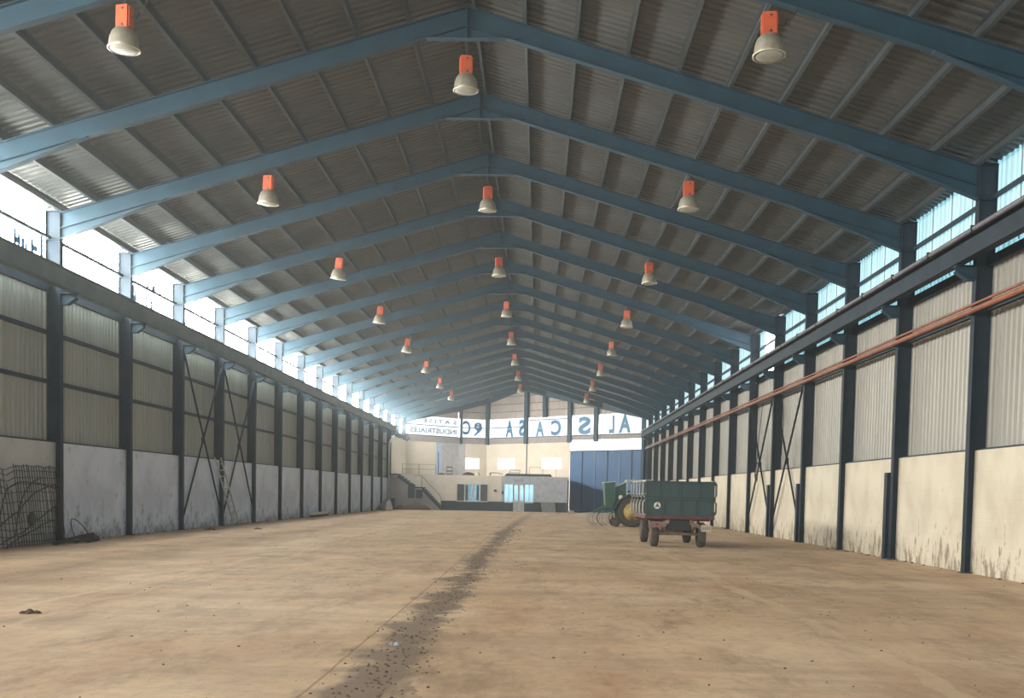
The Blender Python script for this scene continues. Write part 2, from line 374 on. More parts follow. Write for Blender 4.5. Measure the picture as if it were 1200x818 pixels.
for side in (-1, 1):
    sn = sidename[side]
    wall = thing('wall_'+sn, sn+' long wall of painted block below corrugated sheet cladding', 'wall', (side*11.5, 0, 0), kind='structure')
    yend = 80.0 if side < 0 else 71.3
    nbay = int(round((80-Y0)/BAY)) if side < 0 else int(math.ceil((71.3-Y0)/BAY))
    # per-bay pieces share mesh data
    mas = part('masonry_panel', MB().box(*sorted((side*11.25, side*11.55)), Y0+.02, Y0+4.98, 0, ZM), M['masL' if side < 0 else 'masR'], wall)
    cld = part('cladding_sheet', corr_sheet(side*11.53, Y0, Y0+5, ZM-.02, 6.86, side), M['cladL' if side < 0 else 'cladR'], wall)
    lap = None
    paneproto = None
    for k in range(nbay):
        j0 = Y0+k*BAY; j = round(j0/BAY); ln = min(BAY, yend-j0)
        full = ln > 4.99
        painted_end = side < 0 and j0 >= 70
        if not painted_end:
            if k == 0: om = mas
            elif full: om = inst(mas, wall, (0, j0-Y0, 0))
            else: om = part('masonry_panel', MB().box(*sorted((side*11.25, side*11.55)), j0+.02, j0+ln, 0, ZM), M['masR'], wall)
            if side < 0 and j0 <= 0.1:
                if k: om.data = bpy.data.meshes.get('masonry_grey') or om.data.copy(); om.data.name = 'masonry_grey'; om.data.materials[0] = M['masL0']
            if k:
                if full: inst(cld, wall, (0, j0-Y0, 0))
                else: part('cladding_sheet', corr_sheet(side*11.53, j0, j0+ln, ZM-.02, 6.86, side), M['cladR'], wall)
        # clerestory window of this bay: four ribbed sheets, a rail across, a sill rail
        wn += 1
        place = 'sun glare behind it' if (side > 0 and j == 4) else 'daylight behind it'
        wt = thing('window_%d' % wn, 'clerestory window of ribbed translucent sheet high in the %s wall, bay %s' % (sn, ORD[k] if k < len(ORD) else 'last'), 'window',
                   (side*11.5, j0, 6.95), kind='structure')
        npane = 4; pw = ln/npane
        for q in range(npane):
            a, b = j0+q*pw, j0+(q+1)*pw
            m_ = M['paneL'] if side < 0 else M['paneR']
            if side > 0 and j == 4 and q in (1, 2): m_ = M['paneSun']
            if full and paneproto and m_ is not M['paneSun']:
                o = inst(paneproto, wt, (0, q*pw, 0))
            else:
                mb = corr_sheet(side*11.50, a+.006, b-.006, 6.84, 8.93, side, .21, .02)
                o = part('pane', mb, m_, wt)
                if full and m_ is not M['paneSun'] and q == 0: paneproto = o
        part('glazing_rail', MB().box(*sorted((side*11.36, side*11.43)), j0, j0+ln, 8.06, 8.15), M['column'], wt)
        part('sill_rail', MB().box(*sorted((side*11.36, side*11.46)), j0, j0+ln, 6.66, 7.05 if side < 0 else 6.86), M['column'], wt)
        for q in range(1, npane): part('sheet_joint', MB().box(*sorted((side*11.465, side*11.478)), j0+q*pw-.016, j0+q*pw+.016, 6.96, 8.92), M['header' if side > 0 else 'strip'], wt)
        if side < 0:
            lt = MB()
            if j == 0:
                random_letters(lt, 3.1, 7.35, 3, 3); random_letters(lt, 4.55, 7.3, 1, 5)
            elif j == 2:
                random_letters(lt, 10.6, 7.25, 2, 11); random_letters(lt, 12.2, 7.25, 2, 8); random_letters(lt, 12.3, 8.1, 2, 9)
            elif j == 3: random_letters(lt, 15.5, 7.3, 2, 21)
            if lt.v: part('lettering', lt, lettering_mat, wt)
    # girts
    for zg in ((4.3, 5.6) if side < 0 else (5.75,)):
        part('girt', MB().box(*sorted((side*11.38, side*11.48)), Y0, yend-.05 if side > 0 else 70, zg-.05, zg+.05), M['column'], wall)
    part('masonry_cap', MB().box(*sorted((side*11.30, side*11.50)), Y0, yend-.05 if side > 0 else 70, ZM, ZM+.045), M['column'], wall)
    if side < 0:
        part('lap_strip', MB().box(-11.47, -11.455, 2.3, 2.52, ZM+.05, 6.8), M['strip'], wall)
        part('lap_strip', MB().box(-11.47, -11.455, 10.55, 10.72, ZM+.05, 6.8), M['strip'], wall)
        part('masonry_panel', MB().box(-11.58, -11.06, 70.3, 80, 0, 6.4), M['cream'], wall)

# ------------------------------------------------------------------ wall behind the camera, with its big open doorway
wf = thing('wall_front', 'end wall with the big open doorway behind the camera', 'wall', (0, Y0, 0), kind='structure')
part('wall_panel', MB().box(-11.5, -8.5, Y0-.2, Y0, 0, 8.9), M['cladL'], wf)
part('wall_panel', MB().box(8.5, 11.5, Y0-.2, Y0, 0, 8.9), M['cladL'], wf)
part('gable_panel', MB().prism([(-8.5, 6.5), (8.5, 6.5), (8.5, 8.9), (11.5, 8.9), (0, ZR+.2), (-11.5, 8.9), (-8.5, 8.9)], Y0-.2, Y0), M['cladL'], wf)

# ------------------------------------------------------------------ steel portal frames
def column_mb(side, y=0.0, ztop=8.80):
    mb = MB()
    mb.box(*sorted((side*XI, side*(XI+.022))), y-.10, y+.10, 0, ztop)
    mb.box(*sorted((side*(XO-.022), side*XO)), y-.10, y+.10, 0, ztop)
    mb.box(*sorted((side*XI, side*XO)), y-.009, y+.009, 0, ztop)
    mb.box(*sorted((side*(XI-.03), side*(XO+.02))), y-.11, y+.11, ztop, ztop+.02)
    mb.box(*sorted((side*XI, side*XO)), y-.10, y+.10, 8.05, 8.07)
    return mb
def slab(mb, xa, xb, dz0, dz1, y0, y1):
    """plate that follows the roof slope between xa and xb, from dz0 to dz1 below the rafter top"""
    f = lambda x, dz: zraf(x)-dz
    pts = []
    for dz in (dz0, dz1):
        pts += [(xa, y0, f(xa, dz)), (xb, y0, f(xb, dz)), (xb, y1, f(xb, dz)), (xa, y1, f(xa, dz))]
    return mb.hexa(pts)
def rafter_mb(side, y=0.0, xin=0.0, xout=XI):
    mb = MB(); a, b = side*xout, side*xin
    slab(mb, a, b, 0, .018, y-.095, y+.095); slab(mb, a, b, .40, .418, y-.095, y+.095); slab(mb, a, b, .018, .40, y-.008, y+.008)
    return mb
def haunch_mb(side, y=0.0, xh=8.3):
    mb = MB(); a, b = side*XI, side*xh
    za, zb = ZE-.70, zraf(xh)-.42
    mb.prism([(a, ZE-.41), (b, zb), (a, za)], y-.008, y+.008)
    mb.hexa([(a, y-.095, za), (b, y-.095, zb-.01), (b, y+.095, zb-.01), (a, y+.095, za), (a, y-.095, za+.018), (b, y-.095, zb+.01), (b, y+.095, zb+.01), (a, y+.095, za+.018)])
    return mb
def apex_mb(y=0.0):
    mb = MB()
    mb.prism([(-1.14, 11.36), (1.14, 11.36), (0, ZR-.41)], y-.008, y+.008)
    mb.box(-1.15, 1.15, y-.095, y+.095, 11.345, 11.363)
    mb.box(-.012, .012, y-.095, y+.095, 11.36, ZR-.01)
    return mb
def bracket_mb(side, y=0.0):
    mb = MB(); a = side*XI; b = side*(XI-.42)
    mb.prism([(a, 6.66), (b, 6.66), (b, 6.52), (side*(XI-.2), 6.36), (a, 6.36)], y-.012, y+.012)
    mb.box(*sorted((a, b)), y-.12, y+.12, 6.64, 6.657)
    mb.box(*sorted((a, side*(XI-.2))), y-.10, y+.10, 6.345, 6.36)
    e = side*(XI-.2)
    mb.hexa([(b, y-.1, 6.52), (b, y+.1, 6.52), (e, y+.1, 6.36), (e, y-.1, 6.36), (b, y-.1, 6.535), (b, y+.1, 6.535), (e, y+.1, 6.375), (e, y-.1, 6.375)])
    return mb
FG = 'steel portal frames of the hall'
flabel = lambda k: 'blue grey steel portal frame spanning the hall, %s to the camera' % ORD[k]
def frame_parts(t, y, right_to=None):
    for side in (-1, 1):
        if side > 0 and right_to is not None:
            part('rafter', rafter_mb(1, y, 0, right_to), M['steel'], t); continue
        c = part('column', column_mb(side, y), M['column'], t)
        b = part('crane_bracket', bracket_mb(side, y), M['steel'], c)
        part('base_plate', MB().box(*sorted((side*(XI-.05), side*(XO+.03))), y-.14, y+.14, 0, .025), M['dark'], c)
        r = part('rafter', rafter_mb(side, y), M['steel'], t)
        part('haunch', haunch_mb(side, y), M['steel'], r)
    part('apex_plate', apex_mb(y), M['steel'], t)
fr0 = thing('portal_frame', flabel(0), 'steel frame', (0, -5, 0), FG)
frame_parts(fr0, -5)
for k, j in enumerate(range(0, 15), 1): dup(fr0, (0, 5*j, 0), flabel(k))
for k, (j, xr) in enumerate(((15, 7.4), (16, 2.2)), 16):
    t = thing('portal_frame', flabel(k), 'steel frame', (0, 5*j, 0), FG); frame_parts(t, 5*j, xr)

# ------------------------------------------------------------------ crane runway beams
for side in (-1, 1):
    ye = 70.3 if side < 0 else 71.6
    t = thing('crane_beam', '%s steel crane runway beam carried on column brackets along the %s wall' % ('plain grey' if side < 0 else 'pipe-topped dark', sidename[side]), 'beam', (side*10.72, 0, 6.66))
    c = side*10.72
    mb = MB(); mb.box(c-.11, c+.11, Y0, ye, 6.66, 6.68); mb.box(c-.11, c+.11, Y0, ye, 7.14, 7.16); mb.box(c-.008, c+.008, Y0, ye, 6.68, 7.14)
    part('beam', mb, M['girder'] if side < 0 else M['column'], t)
    part('crane_rail', MB().box(c-.03, c+.03, Y0, ye, 7.16, 7.21), M['dark'], t)
mb = MB().tube([(10.545, Y0, 7.14), (10.545, 71.4, 7.14)], .055, 8)
t = thing('conduit', 'grey violet conduit pipe clipped along the right crane beam', 'pipe', (10.56, 0, 7.14))
part('pipe', mb, M['conduit'], t, True)
for k in range(-3, 28): part('clip', MB().box(10.48, 10.608, 2.5*k+1.2, 2.5*k+1.26, 7.07, 7.21), M['dark'], t)
# painted service pipes along the right wall
t = thing('service_pipe', 'rust orange service pipe running along the right wall cladding', 'pipe', (11.0, 0, 5.67))
part('pipe', MB().tube([(10.99, Y0, 5.67), (10.99, 71.4, 5.67)], .06, 10), M['rust'], t, True)
for k in range(-2, 15): part('pipe_bracket', MB().box(10.97, 11.10, 5*k-.03, 5*k+.03, 5.58, 5.62), M['dark'], t)
t = thing('service_pipe', 'thinner rust orange pipe just above the main service pipe', 'pipe', (11.03, 0, 5.81))
part('pipe', MB().tube([(11.03, Y0, 5.81), (11.03, 71.4, 5.81)], .032, 8), M['rust'], t, True)

# ------------------------------------------------------------------ cross bracing and short posts
def xbrace(side, ja, jb, za, zb, x, label):
    y0, y1 = 5*ja+.12, 5*jb-.12
    t = thing('cross_brace', label, 'brace', (side*x, (y0+y1)/2, za), 'wall cross braces')
    for a, b, dx in ((y0, y1, 0), (y1, y0, .05)):
        X = side*(x-dx)
        d = Vector((0, b-a, zb-za)).normalized(); n = Vector((0, -d.z, d.y))*.045
        mb = MB()
        A = Vector((X, a, za)); B = Vector((X, b, zb)); ox = Vector((.012, 0, 0))
        mb.hexa([A-n-ox, A+n-ox, A+n+ox, A-n+ox, B-n-ox, B+n-ox, B+n+ox, B-n+ox])
        ox2 = Vector((side*-.06, 0, 0)); n2 = n*.85
        mb.hexa([A+n2, A+n, A+n+ox2, A+n2+ox2, B+n2, B+n, B+n+ox2, B+n2+ox2])
        part('brace_bar', mb, M['column'], t)
    part('gusset', MB().box(*sorted((side*(x-.03), side*(x+.02))), (y0+y1)/2-.12, (y0+y1)/2+.12, (za+zb)/2-.12, (za+zb)/2+.12), M['column'], t)
    return t
xbrace(-1, 3, 4, .35, 6.35, 11.17, 'dark X-shaped wall brace left of the leaning ladder, left wall')
xbrace(-1, 4, 5, .35, 6.35, 11.17, 'dark X-shaped wall brace right of the leaning ladder, left wall')
xbrace(1, 3, 4, .35, 5.6, 11.17, 'thin X-shaped wall brace on the right wall, nearer of the two')
xbrace(1, 4, 5, .35, 5.6, 11.17, 'thin X-shaped wall brace on the right wall, farther of the two, with cable coil')
for j, h, lab in ((1, 2.3, 'nearest'), (3, 2.1, 'middle'), (4, 2.1, 'farthest')):
    mb = MB(); y = 5*j+.30
    mb.box(11.03, 11.045, y-.13, y+.13, 0, h); mb.box(11.03, 11.23, y-.13, y-.115, 0, h); mb.box(11.03, 11.23, y+.115, y+.13, 0, h)
    single('steel_post', mb, M['column'], 'short dark channel post standing beside a right wall column, %s of three' % lab, 'post', (11.1, y, 0), 'short posts by the right wall')
t = thing('cable_coil', 'dark coil of cable hung on the farther right wall brace', 'cable', (11.05, 22.4, 2.6))
for r_, z_ in ((.28, 2.75), (.33, 2.68), (.25, 2.8)):
    part('loop', MB().tube([(11.0+.02*math.sin(3*a), 22.4+r_*math.cos(a), z_+r_*1.25*math.sin(a)) for a in [i*2*math.pi/20 for i in range(21)]], .018, 5), M['black'], t, True)
part('tail', MB().tube([(11.0, 22.5, 2.9), (11.02, 22.2, 4.2), (11.02, 21.7, 5.5)], .014, 5), M['black'], t, True)
part('tail', MB().tube([(11.0, 18.0, 5.6), (11.0, 17.6, 4.6), (11.02, 17.9, 3.2)], .014, 5), M['black'], t, True)

# ------------------------------------------------------------------ far end wall (bent in plan)
class Facet:
    def __init__(s, A, B):
        s.A = Vector((*A, 0)); d = Vector((*B, 0))-s.A; s.L = d.length; s.d = d/s.L; s.n = Vector((s.d.y, -s.d.x, 0))   # n points into the hall
    def __call__(s, u, d, z): p = s.A+s.d*u+s.n*d; return (p.x, p.y, z)
    def x(s, u): return (s.A+s.d*u).x
F0, F1, F2 = Facet(P0, P1), Facet(P1, P2), Facet(P2, P3)
wb = thing('wall_back', 'far end wall with cream masonry, header beam and sheeted gable', 'wall', (0, 82, 0), kind='structure')
M['gable'] = mat('gable_sheet', (.42, .36, .33), (.34, .30, .28), 1, .5, .1)
ZB0, ZB1 = 7.05, 8.93
def fbox(name, F, u0, u1, d0, d1, z0, z1, m, parent=wb): return part(name, MB().box(u0, u1, d0, d1, z0, z1, F), m, parent)
# masonry: left facet, short middle facet with window, long right facet with two windows
fbox('masonry_panel', F0, 0, F0.L, -.25, 0, 0, 6.45, M['cream'])
def wall_with_holes(F, u0, u1, holes, m):
    x = u0
    for a, b in holes:
        fbox('masonry_panel', F, x, a, -.25, 0, 0, 6.45, m)
        fbox('masonry_panel', F, a, b, -.25, 0, 0, 3.93, m); fbox('masonry_panel', F, a, b, -.25, 0, 5.05, 6.45, m); x = b
    fbox('masonry_panel', F, x, u1, -.25, 0, 0, 6.45, m)
h1 = (.74, 2.28); h2 = [(1.64, 4.12), (7.71, 10.44)]
wall_with_holes(F1, 0, F1.L, [h1], M['cream']); wall_with_holes(F2, 0, 11.45, h2, M['cream'])
def end_window(F, a, b, npane, lab):
    global wn
    wn += 1
    t = thing('window_%d' % wn, lab, 'window', F((a+b)/2, 0, 3.93), kind='structure')
    for u0, u1 in ((a, a+.05), (b-.05, b)): fbox('window_frame', F, u0, u1, -.12, -.02, 3.93, 5.05, M['white'], t)
    for z0 in (3.93, 5.0): fbox('window_frame', F, a, b, -.12, -.02, z0, z0+.05, M['white'], t)
    w_ = (b-a)/npane
    for q in range(npane):
        fbox('pane', F, a+q*w_+.03, a+(q+1)*w_-.03, -.10, -.08, 3.96, 5.02, M['paneW'], t)
        if q: fbox('mullion', F, a+q*w_-.05, a+q*w_+.05, -.12, -.02, 3.95, 5.03, M['white'], t)
end_window(F1, *h1, 1, 'single bright window in the cream end wall, leftmost of three')
end_window(F2, *h2[0], 2, 'two-pane bright window in the cream end wall, middle of three')
end_window(F2, *h2[1], 2, 'two-pane bright window in the cream end wall, beside the blue door')
# header beam under the glazed band
for F in (F0, F1): fbox('header_beam', F, 0 if F is F0 else -.0, F.L, 0, .12, 6.45, ZB0, M['header'])
fbox('header_beam', F2, 0, 11.45, 0, .12, 6.45, ZB0, M['header']); fbox('header_beam', F2, 11.45, F2.L, -.1, .12, 6.62, ZB0, M['header'])
# gable sheeting above the glazed band, one sheet between each pair of mullions
mull = {0: [], 1: [(.24, .22)], 2: [(.31, .40), (5.78, .46), (8.28, .45), (11.52, .45), (14.8, .45)]}
def gable(F, u0, u1):
    mb = MB(); n = max(2, int((u1-u0)/.13)); ok = False
    for i in range(n+1):
        u = u0+(u1-u0)*i/n; zt = zraf(F.x(u))+.2; zb = ZB1
        d = .03*(i % 2)-.04
        mb.v += [F(u, d, min(zb, zt-.01)), F(u, d, zt)]
    for i in range(n): mb.f.append((2*i, 2*i+1, 2*i+3, 2*i+2))
    part('gable_sheet', mb, M['gable'], wb)
cuts = {0: [0, 2.6, F0.L], 1: [0, .24, F1.L], 2: [0, 5.78, 8.28, 11.52, 14.8, F2.L]}
for i, F in enumerate((F0, F1, F2)):
    for a, b in zip(cuts[i], cuts[i][1:]):
        if zraf(F.x((a+b)/2))+.15 > ZB1: gable(F, a, b)
    for zg in (9.6, 10.35, 11.1):     # sheeting rails
        ua = 0; ub = F.L; n = 60
        us = [ua+(ub-ua)*q/n for q in range(n+1) if zraf(F.x(ua+(ub-ua)*q/n)) > zg+.1]
        if len(us) > 2: fbox('sheeting_rail', F, us[0], us[-1], 0, .05, zg-.04, zg+.04, M['conduit'])
    for u, wd in mull[i]:
        zt = zraf(F.x(u))-.05; lowz = ZB1-.05 if abs(u-8.28) < .01 else 6.4
        fbox('gable_post', F, u-wd/2, u+wd/2, .02, .28, lowz, zt, M['steel'])
    # sloped gable rafter along the top of the wall
    br = [0, F.L]
    if F is F2: br = [0, F.A.x/-F.d.x, F.L]
    for a, b in zip(br, br[1:]):
        pts = []
        for dz in (.48, -.02):
            pts += [F(a, .02, zraf(F.x(a))-dz), F(b, .02, zraf(F.x(b))-dz), F(b, .24, zraf(F.x(b))-dz), F(a, .24, zraf(F.x(a))-dz)]
        part('gable_rafter', MB().hexa(pts), M['steel'], wb)
fbox('corner_post', F2, 20.2, 20.5, .02, .3, 0, 8.6, M['steel'])
fbox('corner_panel', F2, 20.44, F2.L+.3, -.2, .02, 0, ZB0, M['steel'])
fbox('down_pipe', F2, 5.76, 5.84, .02, .1, 3.05, 6.45, M['header'])
fbox('wall_strip', F0, 4.29, 5.05, 0, .06, 3.05, 6.45, mat('bluish_lit_wall_strip', (.50, .62, .80), rough=.6))  # bluish light falling on the strip is painted in as its colour
fbox('strip_edge', F0, 4.50, 4.62, .06, .09, 3.05, 5.5, mat('blue_strip_edge', (.06, .16, .42), rough=.6))
M['lilac'] = mat('lilac_grey_wall_patch', (.50, .49, .52), rough=.7)
fbox('wall_patch', F0, 5.05, F0.L, 0, .03, 3.05, 6.44, M['lilac']); fbox('wall_patch', F1, 0, .74, 0, .03, 3.05, 6.44, M['lilac'])

# glazed band with the sign lettering seen from behind
letter_blue = mat('blue_sign_letters', (.03, .17, .34), (.05, .22, .42), 2, .5)
letter_dark = mat('grey_blue_sign_letters', (.16, .22, .30), rough=.5)
logo_blue = mat('bright_blue_sign_logo', (.03, .17, .55), rough=.5)
def text_obj(name, s, F, u0, u1, z0, z1, m, parent, bold=.0):
    """mirrored lettering between u0 and u1 on the facet: the sign faces outside"""
    cu = bpy.data.curves.new('t', 'FONT'); cu.body = s; cu.size = 1; cu.offset = bold; cu.fill_mode = 'BOTH'; cu.extrude = 0; cu.resolution_u = 4
    to = bpy.data.objects.new('t', cu); col.objects.link(to); dg = bpy.context.evaluated_depsgraph_get()
    me = bpy.data.meshes.new_from_object(to.evaluated_get(dg)); bpy.data.objects.remove(to)
    xs = [v.co.x for v in me.vertices]; ys = [v.co.y for v in me.vertices]
    a, b, c, d = min(xs), max(xs), min(ys), max(ys); off = base_of(parent)
    for v in me.vertices:
        u = u1-(v.co.x-a)/(b-a)*(u1-u0); z = z0+(v.co.y-c)/(d-c)*(z1-z0)
        v.co = Vector(F(u, .012, z))-off
    me.materials.clear(); me.materials.append(m); me.name = name
    o = bpy.data.objects.new(name, me); col.objects.link(o); o.parent = parent; return o
def band(F, u0, u1, npane, lab, rails=(8.05,)):
    global wn
    wn += 1
    t = thing('window_%d' % wn, lab, 'window', F((u0+u1)/2, 0, ZB0), kind='structure')
    w_ = (u1-u0)/npane
    for q in range(npane):
        a, b = u0+q*w_, u0+(q+1)*w_
        pts = []
        n = 4
        top = [F(a+.01+(b-a-.02)*i/n, -.02, min(ZB1, zraf(F.x(a+(b-a)*i/n))-.02)) for i in range(n, -1, -1)]
        part('pane', MB().quad([F(a+.01, -.02, ZB0), F(b-.01, -.02, ZB0)]+top), M['paneB'], t)
        if q: fbox('glazing_bar', F, a-.015, a+.015, -.01, .01, ZB0, min(ZB1, zraf(F.x(a))-.1), M['header'], t)
    for z in rails:
        if z < zraf(F.x((u0+u1)/2))-.3: fbox('glazing_rail', F, u0, u1, .03, .08, z-.03, z+.04, M['column'], t)
    fbox('sill', F, u0, u1, 0, .14, ZB0-.04, ZB0+.03, M['column'], t)
    return t
t = band(F0, .25, F0.L+.1, 5, 'glazed band with small mirrored lettering at the left of the end wall')
text_obj('lettering', 'INDUSTRIALES', F0, 1.0, 6.9, 7.3, 7.8, letter_dark, t, .03)
text_obj('lettering', 'S. A T I S E', F0, 2.6, 6.9, 8.30, 8.68, letter_dark, t, .03)
t = band(F1, .4, F1.L+.1, 3, 'glazed band with the blue round logo of the end wall')
text_obj('logo_letter', 'C', F1, .45, 1.25, 7.35, 8.75, letter_blue, t, .03)
text_obj('logo_letter', 'e', F1, 1.65, 2.45, 7.9, 8.62, letter_blue, t, .03)
mb = MB(); mb.quad([F1(1.6, .013, 8.15), F1(1.9, .013, 7.95), F1(2.2, .013, 7.95), F1(2.5, .013, 8.2), F1(2.4, .013, 7.85), F1(1.75, .013, 7.25), F1(1.6, .013, 7.3), F1(1.95, .013, 7.75)])
part('logo_mark', mb, logo_blue, t)
t = band(F2, .5, 5.55, 4, 'glazed band with mirrored letters A and S left of the central post')
text_obj('letter', 'A', F2, 2.75, 3.85, 7.12, 8.75, letter_blue, t, .045)
text_obj('letter', 'S', F2, 4.6, 5.5, 7.15, 8.8, letter_blue, t, .045)
t = band(F2, 6.0, 11.3, 4, 'glazed band with mirrored letters C and A right of the central post', (8.66,))
text_obj('letter', 'A', F2, 6.95, 8.05, 7.12, 8.55, letter_blue, t, .045)
text_obj('letter', 'C', F2, 8.95, 10.3, 7.12, 8.6, letter_blue, t, .045)
t = band(F2, 11.75, 14.58, 2, 'glazed band holding one mirrored letter S', ())
text_obj('letter', 'S', F2, 12.45, 14.0, 7.12, 8.78, letter_blue, t, .045)
t = band(F2, 15.03, F2.L-.1, 5, 'glazed band with mirrored letters A and L at the right corner', ())
text_obj('letter', 'L', F2, 16.2, 16.85, 7.15, 8.75, letter_blue, t, .045)
text_obj('letter', 'A', F2, 17.35, 18.75, 7.15, 8.78, letter_blue, t, .045)

# bright strip over the door, and the blue sliding door
wn += 1
t = thing('window_%d' % wn, 'blown-out bright strip of glazing above the blue sliding door', 'window', F2(15.8, 0, 5.62), kind='structure')
for q in range(3): fbox('pane', F2, 11.5+q*2.9+.01, 11.5+(q+1)*2.9-.01, -.06, -.04, 5.62, 6.62, M['paneW'], t)
door = thing('door_1', 'tall blue panelled sliding door at the right of the end wall', 'door', F2(15.8, 0, 0), kind='structure')
M['bluedoor'] = mat('blue_door_paint', (.030, .125, .30), (.024, .10, .25), .8, .55)
M['doorlight'] = mat('pale_blue_door_edge', (.13, .25, .40), rough=.5)
seams = [11.5, 13.06, 14.64, 16.13, 17.58, 18.96, 20.41]
for q, (a, b) in enumerate(zip(seams, seams[1:])):
    dp = part('door_panel', MB().box(a+.02, b-.02, -.06, .0, .02, 5.6, F2), M['bluedoor'], door)
    for z in (.05, 1.9, 3.7, 5.5): part('panel_rib', MB().box(a+.05, b-.05, 0, .015, z, z+.05, F2), M['bluedoor'], dp)
for q, u in enumerate(seams[1:]):
    fbox('door_stile', F2, u-.045, u+.045, -.02, .05, .02, 5.62, M['doorlight'] if q in (1, 3, 5) else M['dark'], door)
fbox('door_track', F2, 11.5, 20.45, -.05, .10, 5.58, 5.66, M['dark'], door)

# ------------------------------------------------------------------ two-storey office block against the end wall
YH = 70.0
off = thing('office_block', 'low white office block with terrace roof and dark plinth against the end wall', 'building', (-3.5, YH, 0))
M['plinth'] = mat('dark_blue_plinth', (.035, .06, .085), (.025, .045, .065), 2, .6)
M['owhite'] = mat('off_white_render', (.80, .75, .69), (.74, .69, .63), 1.5, .7)
M['ogrey'] = mat('blue_flare_tinted_render', (.52, .56, .66), rough=.7)  # blue flare light over the white office front, put into the colour
M['glass'] = mat('pale_blue_glazing', (.30, .62, .80), (.22, .5, .72), 1.5, .12, .25)
M['glassd'] = mat('dark_shuttered_glazing', (.07, .09, .12), rough=.4)
def obox(name, a, b, z0, z1, m, y0=YH, y1=YH+.2, parent=off): return part(name, MB().box(a, b, y0, y1, z0, z1), m, parent)
obox('front_wall', -6.7, -5.36, .82, 3.05, M['owhite']); obox('front_wall', -5.36, -2.59, 2.33, 3.05, M['owhite'])
obox('front_wall', -2.59, -1.45, .82, 3.05, M['owhite']); obox('front_wall', -1.45, 1.40, 2.38, 3.05, M['ogrey']); obox('front_wall', -1.45, -1.22, .82, 2.38, M['ogrey'])
obox('front_wall', 1.33, 1.40, .82, 2.38, M['ogrey']); obox('front_wall', -11.25, -6.7, 0, 3.05, M['owhite'])
obox('front_wall', 1.40, 4.23, .84, 3.0, M['ogrey'], YH-.12, YH+.2)
obox('plinth', -6.7, -.41, 0, .82, M['plinth'], YH+.03); obox('plinth', .53, 4.2, 0, .84, M['plinth'], YH+.03)
obox('side_wall', 4.05, 4.25, 0, 3.0, M['owhite'], YH+.2, 78.1)
obox('terrace_slab', -11.05, 4.25, 2.93, 3.05, M['owhite'], YH+.02, 77.9)
part('terrace_slab', MB().prism([(-11.05, 77.9), (4.25, 77.9), (-3.6, 85.6), (-6.3, 84.7), (-11.05, 79.9)], 2.93, 3.05, 'z'), M['owhite'], off)
# ribbon window
wdw = thing('office_window', 'four-pane ribbon window in the office front, dark outer panes', 'window', (-3.98, YH, .76))
for a, b, z0, z1 in ((-5.36, -2.59, .76, .84), (-5.36, -2.59, 2.27, 2.33), (-5.36, -5.30, .76, 2.33), (-2.65, -2.59, .76, 2.33)):
    part('window_frame', MB().box(a, b, YH-.05, YH+.1, z0, z1), M['white'], wdw)
for q in range(4):
    a = -5.30+q*.6625
    part('pane', MB().box(a+.03, a+.63, YH+.05, YH+.07, .84, 2.27), M['glassd' if q in (0, 3) else 'glass'], wdw)
    if q: part('mullion', MB().box(a-.04, a+.04, YH-.03, YH+.1, .84, 2.27), M['white'], wdw)
    if q in (1, 2): part('curtain', MB().box(a+.06+(0 if q == 1 else .3), a+.26+(0 if q == 1 else .3), YH+.03, YH+.045, .9, 2.2), M['glassd'], wdw)
# glazed entrance
ent = thing('door_2', 'glazed entrance door with side lights in the office front', 'door', (0, YH, 0), kind='structure')
for a, b in ((-1.22, -.82), (-.82, -.43), (.55, .94), (.94, 1.33)):
    part('side_light', MB().box(a+.03, b-.03, YH+.05, YH+.07, .8, 2.34), M['glass'], ent)
for x in (-1.22, -.82, .94, 1.30): part('mullion', MB().box(x-.02, x+.03, YH, YH+.1, .76, 2.37), M['white'], ent)
for a, b in ((-.41, .05), (.07, .53)):
    d_ = part('door_leaf', MB().box(a, b, YH+.02, YH+.05, .02, 2.37), M['white'], ent)
    part('door_glass', MB().box(a+.09, b-.09, YH+.005, YH+.02, .95, 2.25), M['glass'], d_)
    part('kick_panel', MB().box(a+.05, b-.05, YH+.005, YH+.02, .08, .8), M['ogrey'], d_)
for a, b in ((-1.22, -.43), (.55, 1.33)): part('sill', MB().box(a, b, YH-.06, YH+.1, .74, .80), M['white'], ent)
single('door_sign', MB().box(-.42, .42, YH-.03, YH-.002, 2.55, 2.78), mat('faded_door_sign', (.36, .44, .58), (.28, .35, .48), 7, .5), 'faded small sign above the glazed office entrance', 'sign', (0, YH-.02, 2.55))
t = thing('wall_lamp', 'small dark box lamp on the wall between window and entrance', 'lamp', (-2.0, YH, 1.75))
part('body', MB().box(-2.1, -1.9, YH-.12, YH, 1.68, 1.82), M['dark'], t); part('cap', MB().box(-2.13, -1.87, YH-.15, YH, 1.82, 1.85), M['dark'], t)
t = thing('meter_box', 'small dark box mounted beside the glazed office entrance', 'box', (-1.35, YH, 1.55))
part('body', MB().box(-1.43, -1.28, YH-.08, YH, 1.5, 1.72), M['dark'], t); part('lid', MB().box(-1.44, -1.27, YH-.1, YH-.08, 1.49, 1.73), M['plinth'], t)
single('leaning_slab', MB().hexa([(2.1, YH-.35, 0), (3.3, YH-.35, 0), (3.3, YH-.27, 0), (2.1, YH-.27, 0), (1.95, YH-.08, .86), (3.18, YH-.08, .86), (3.18, YH-.02, .88), (1.95, YH-.02, .88)]),
       mat('grey_slab', (.26, .26, .28), rough=.8), 'grey slab leaning against the dark office plinth', 'slab', (2.7, YH-.3, 0))

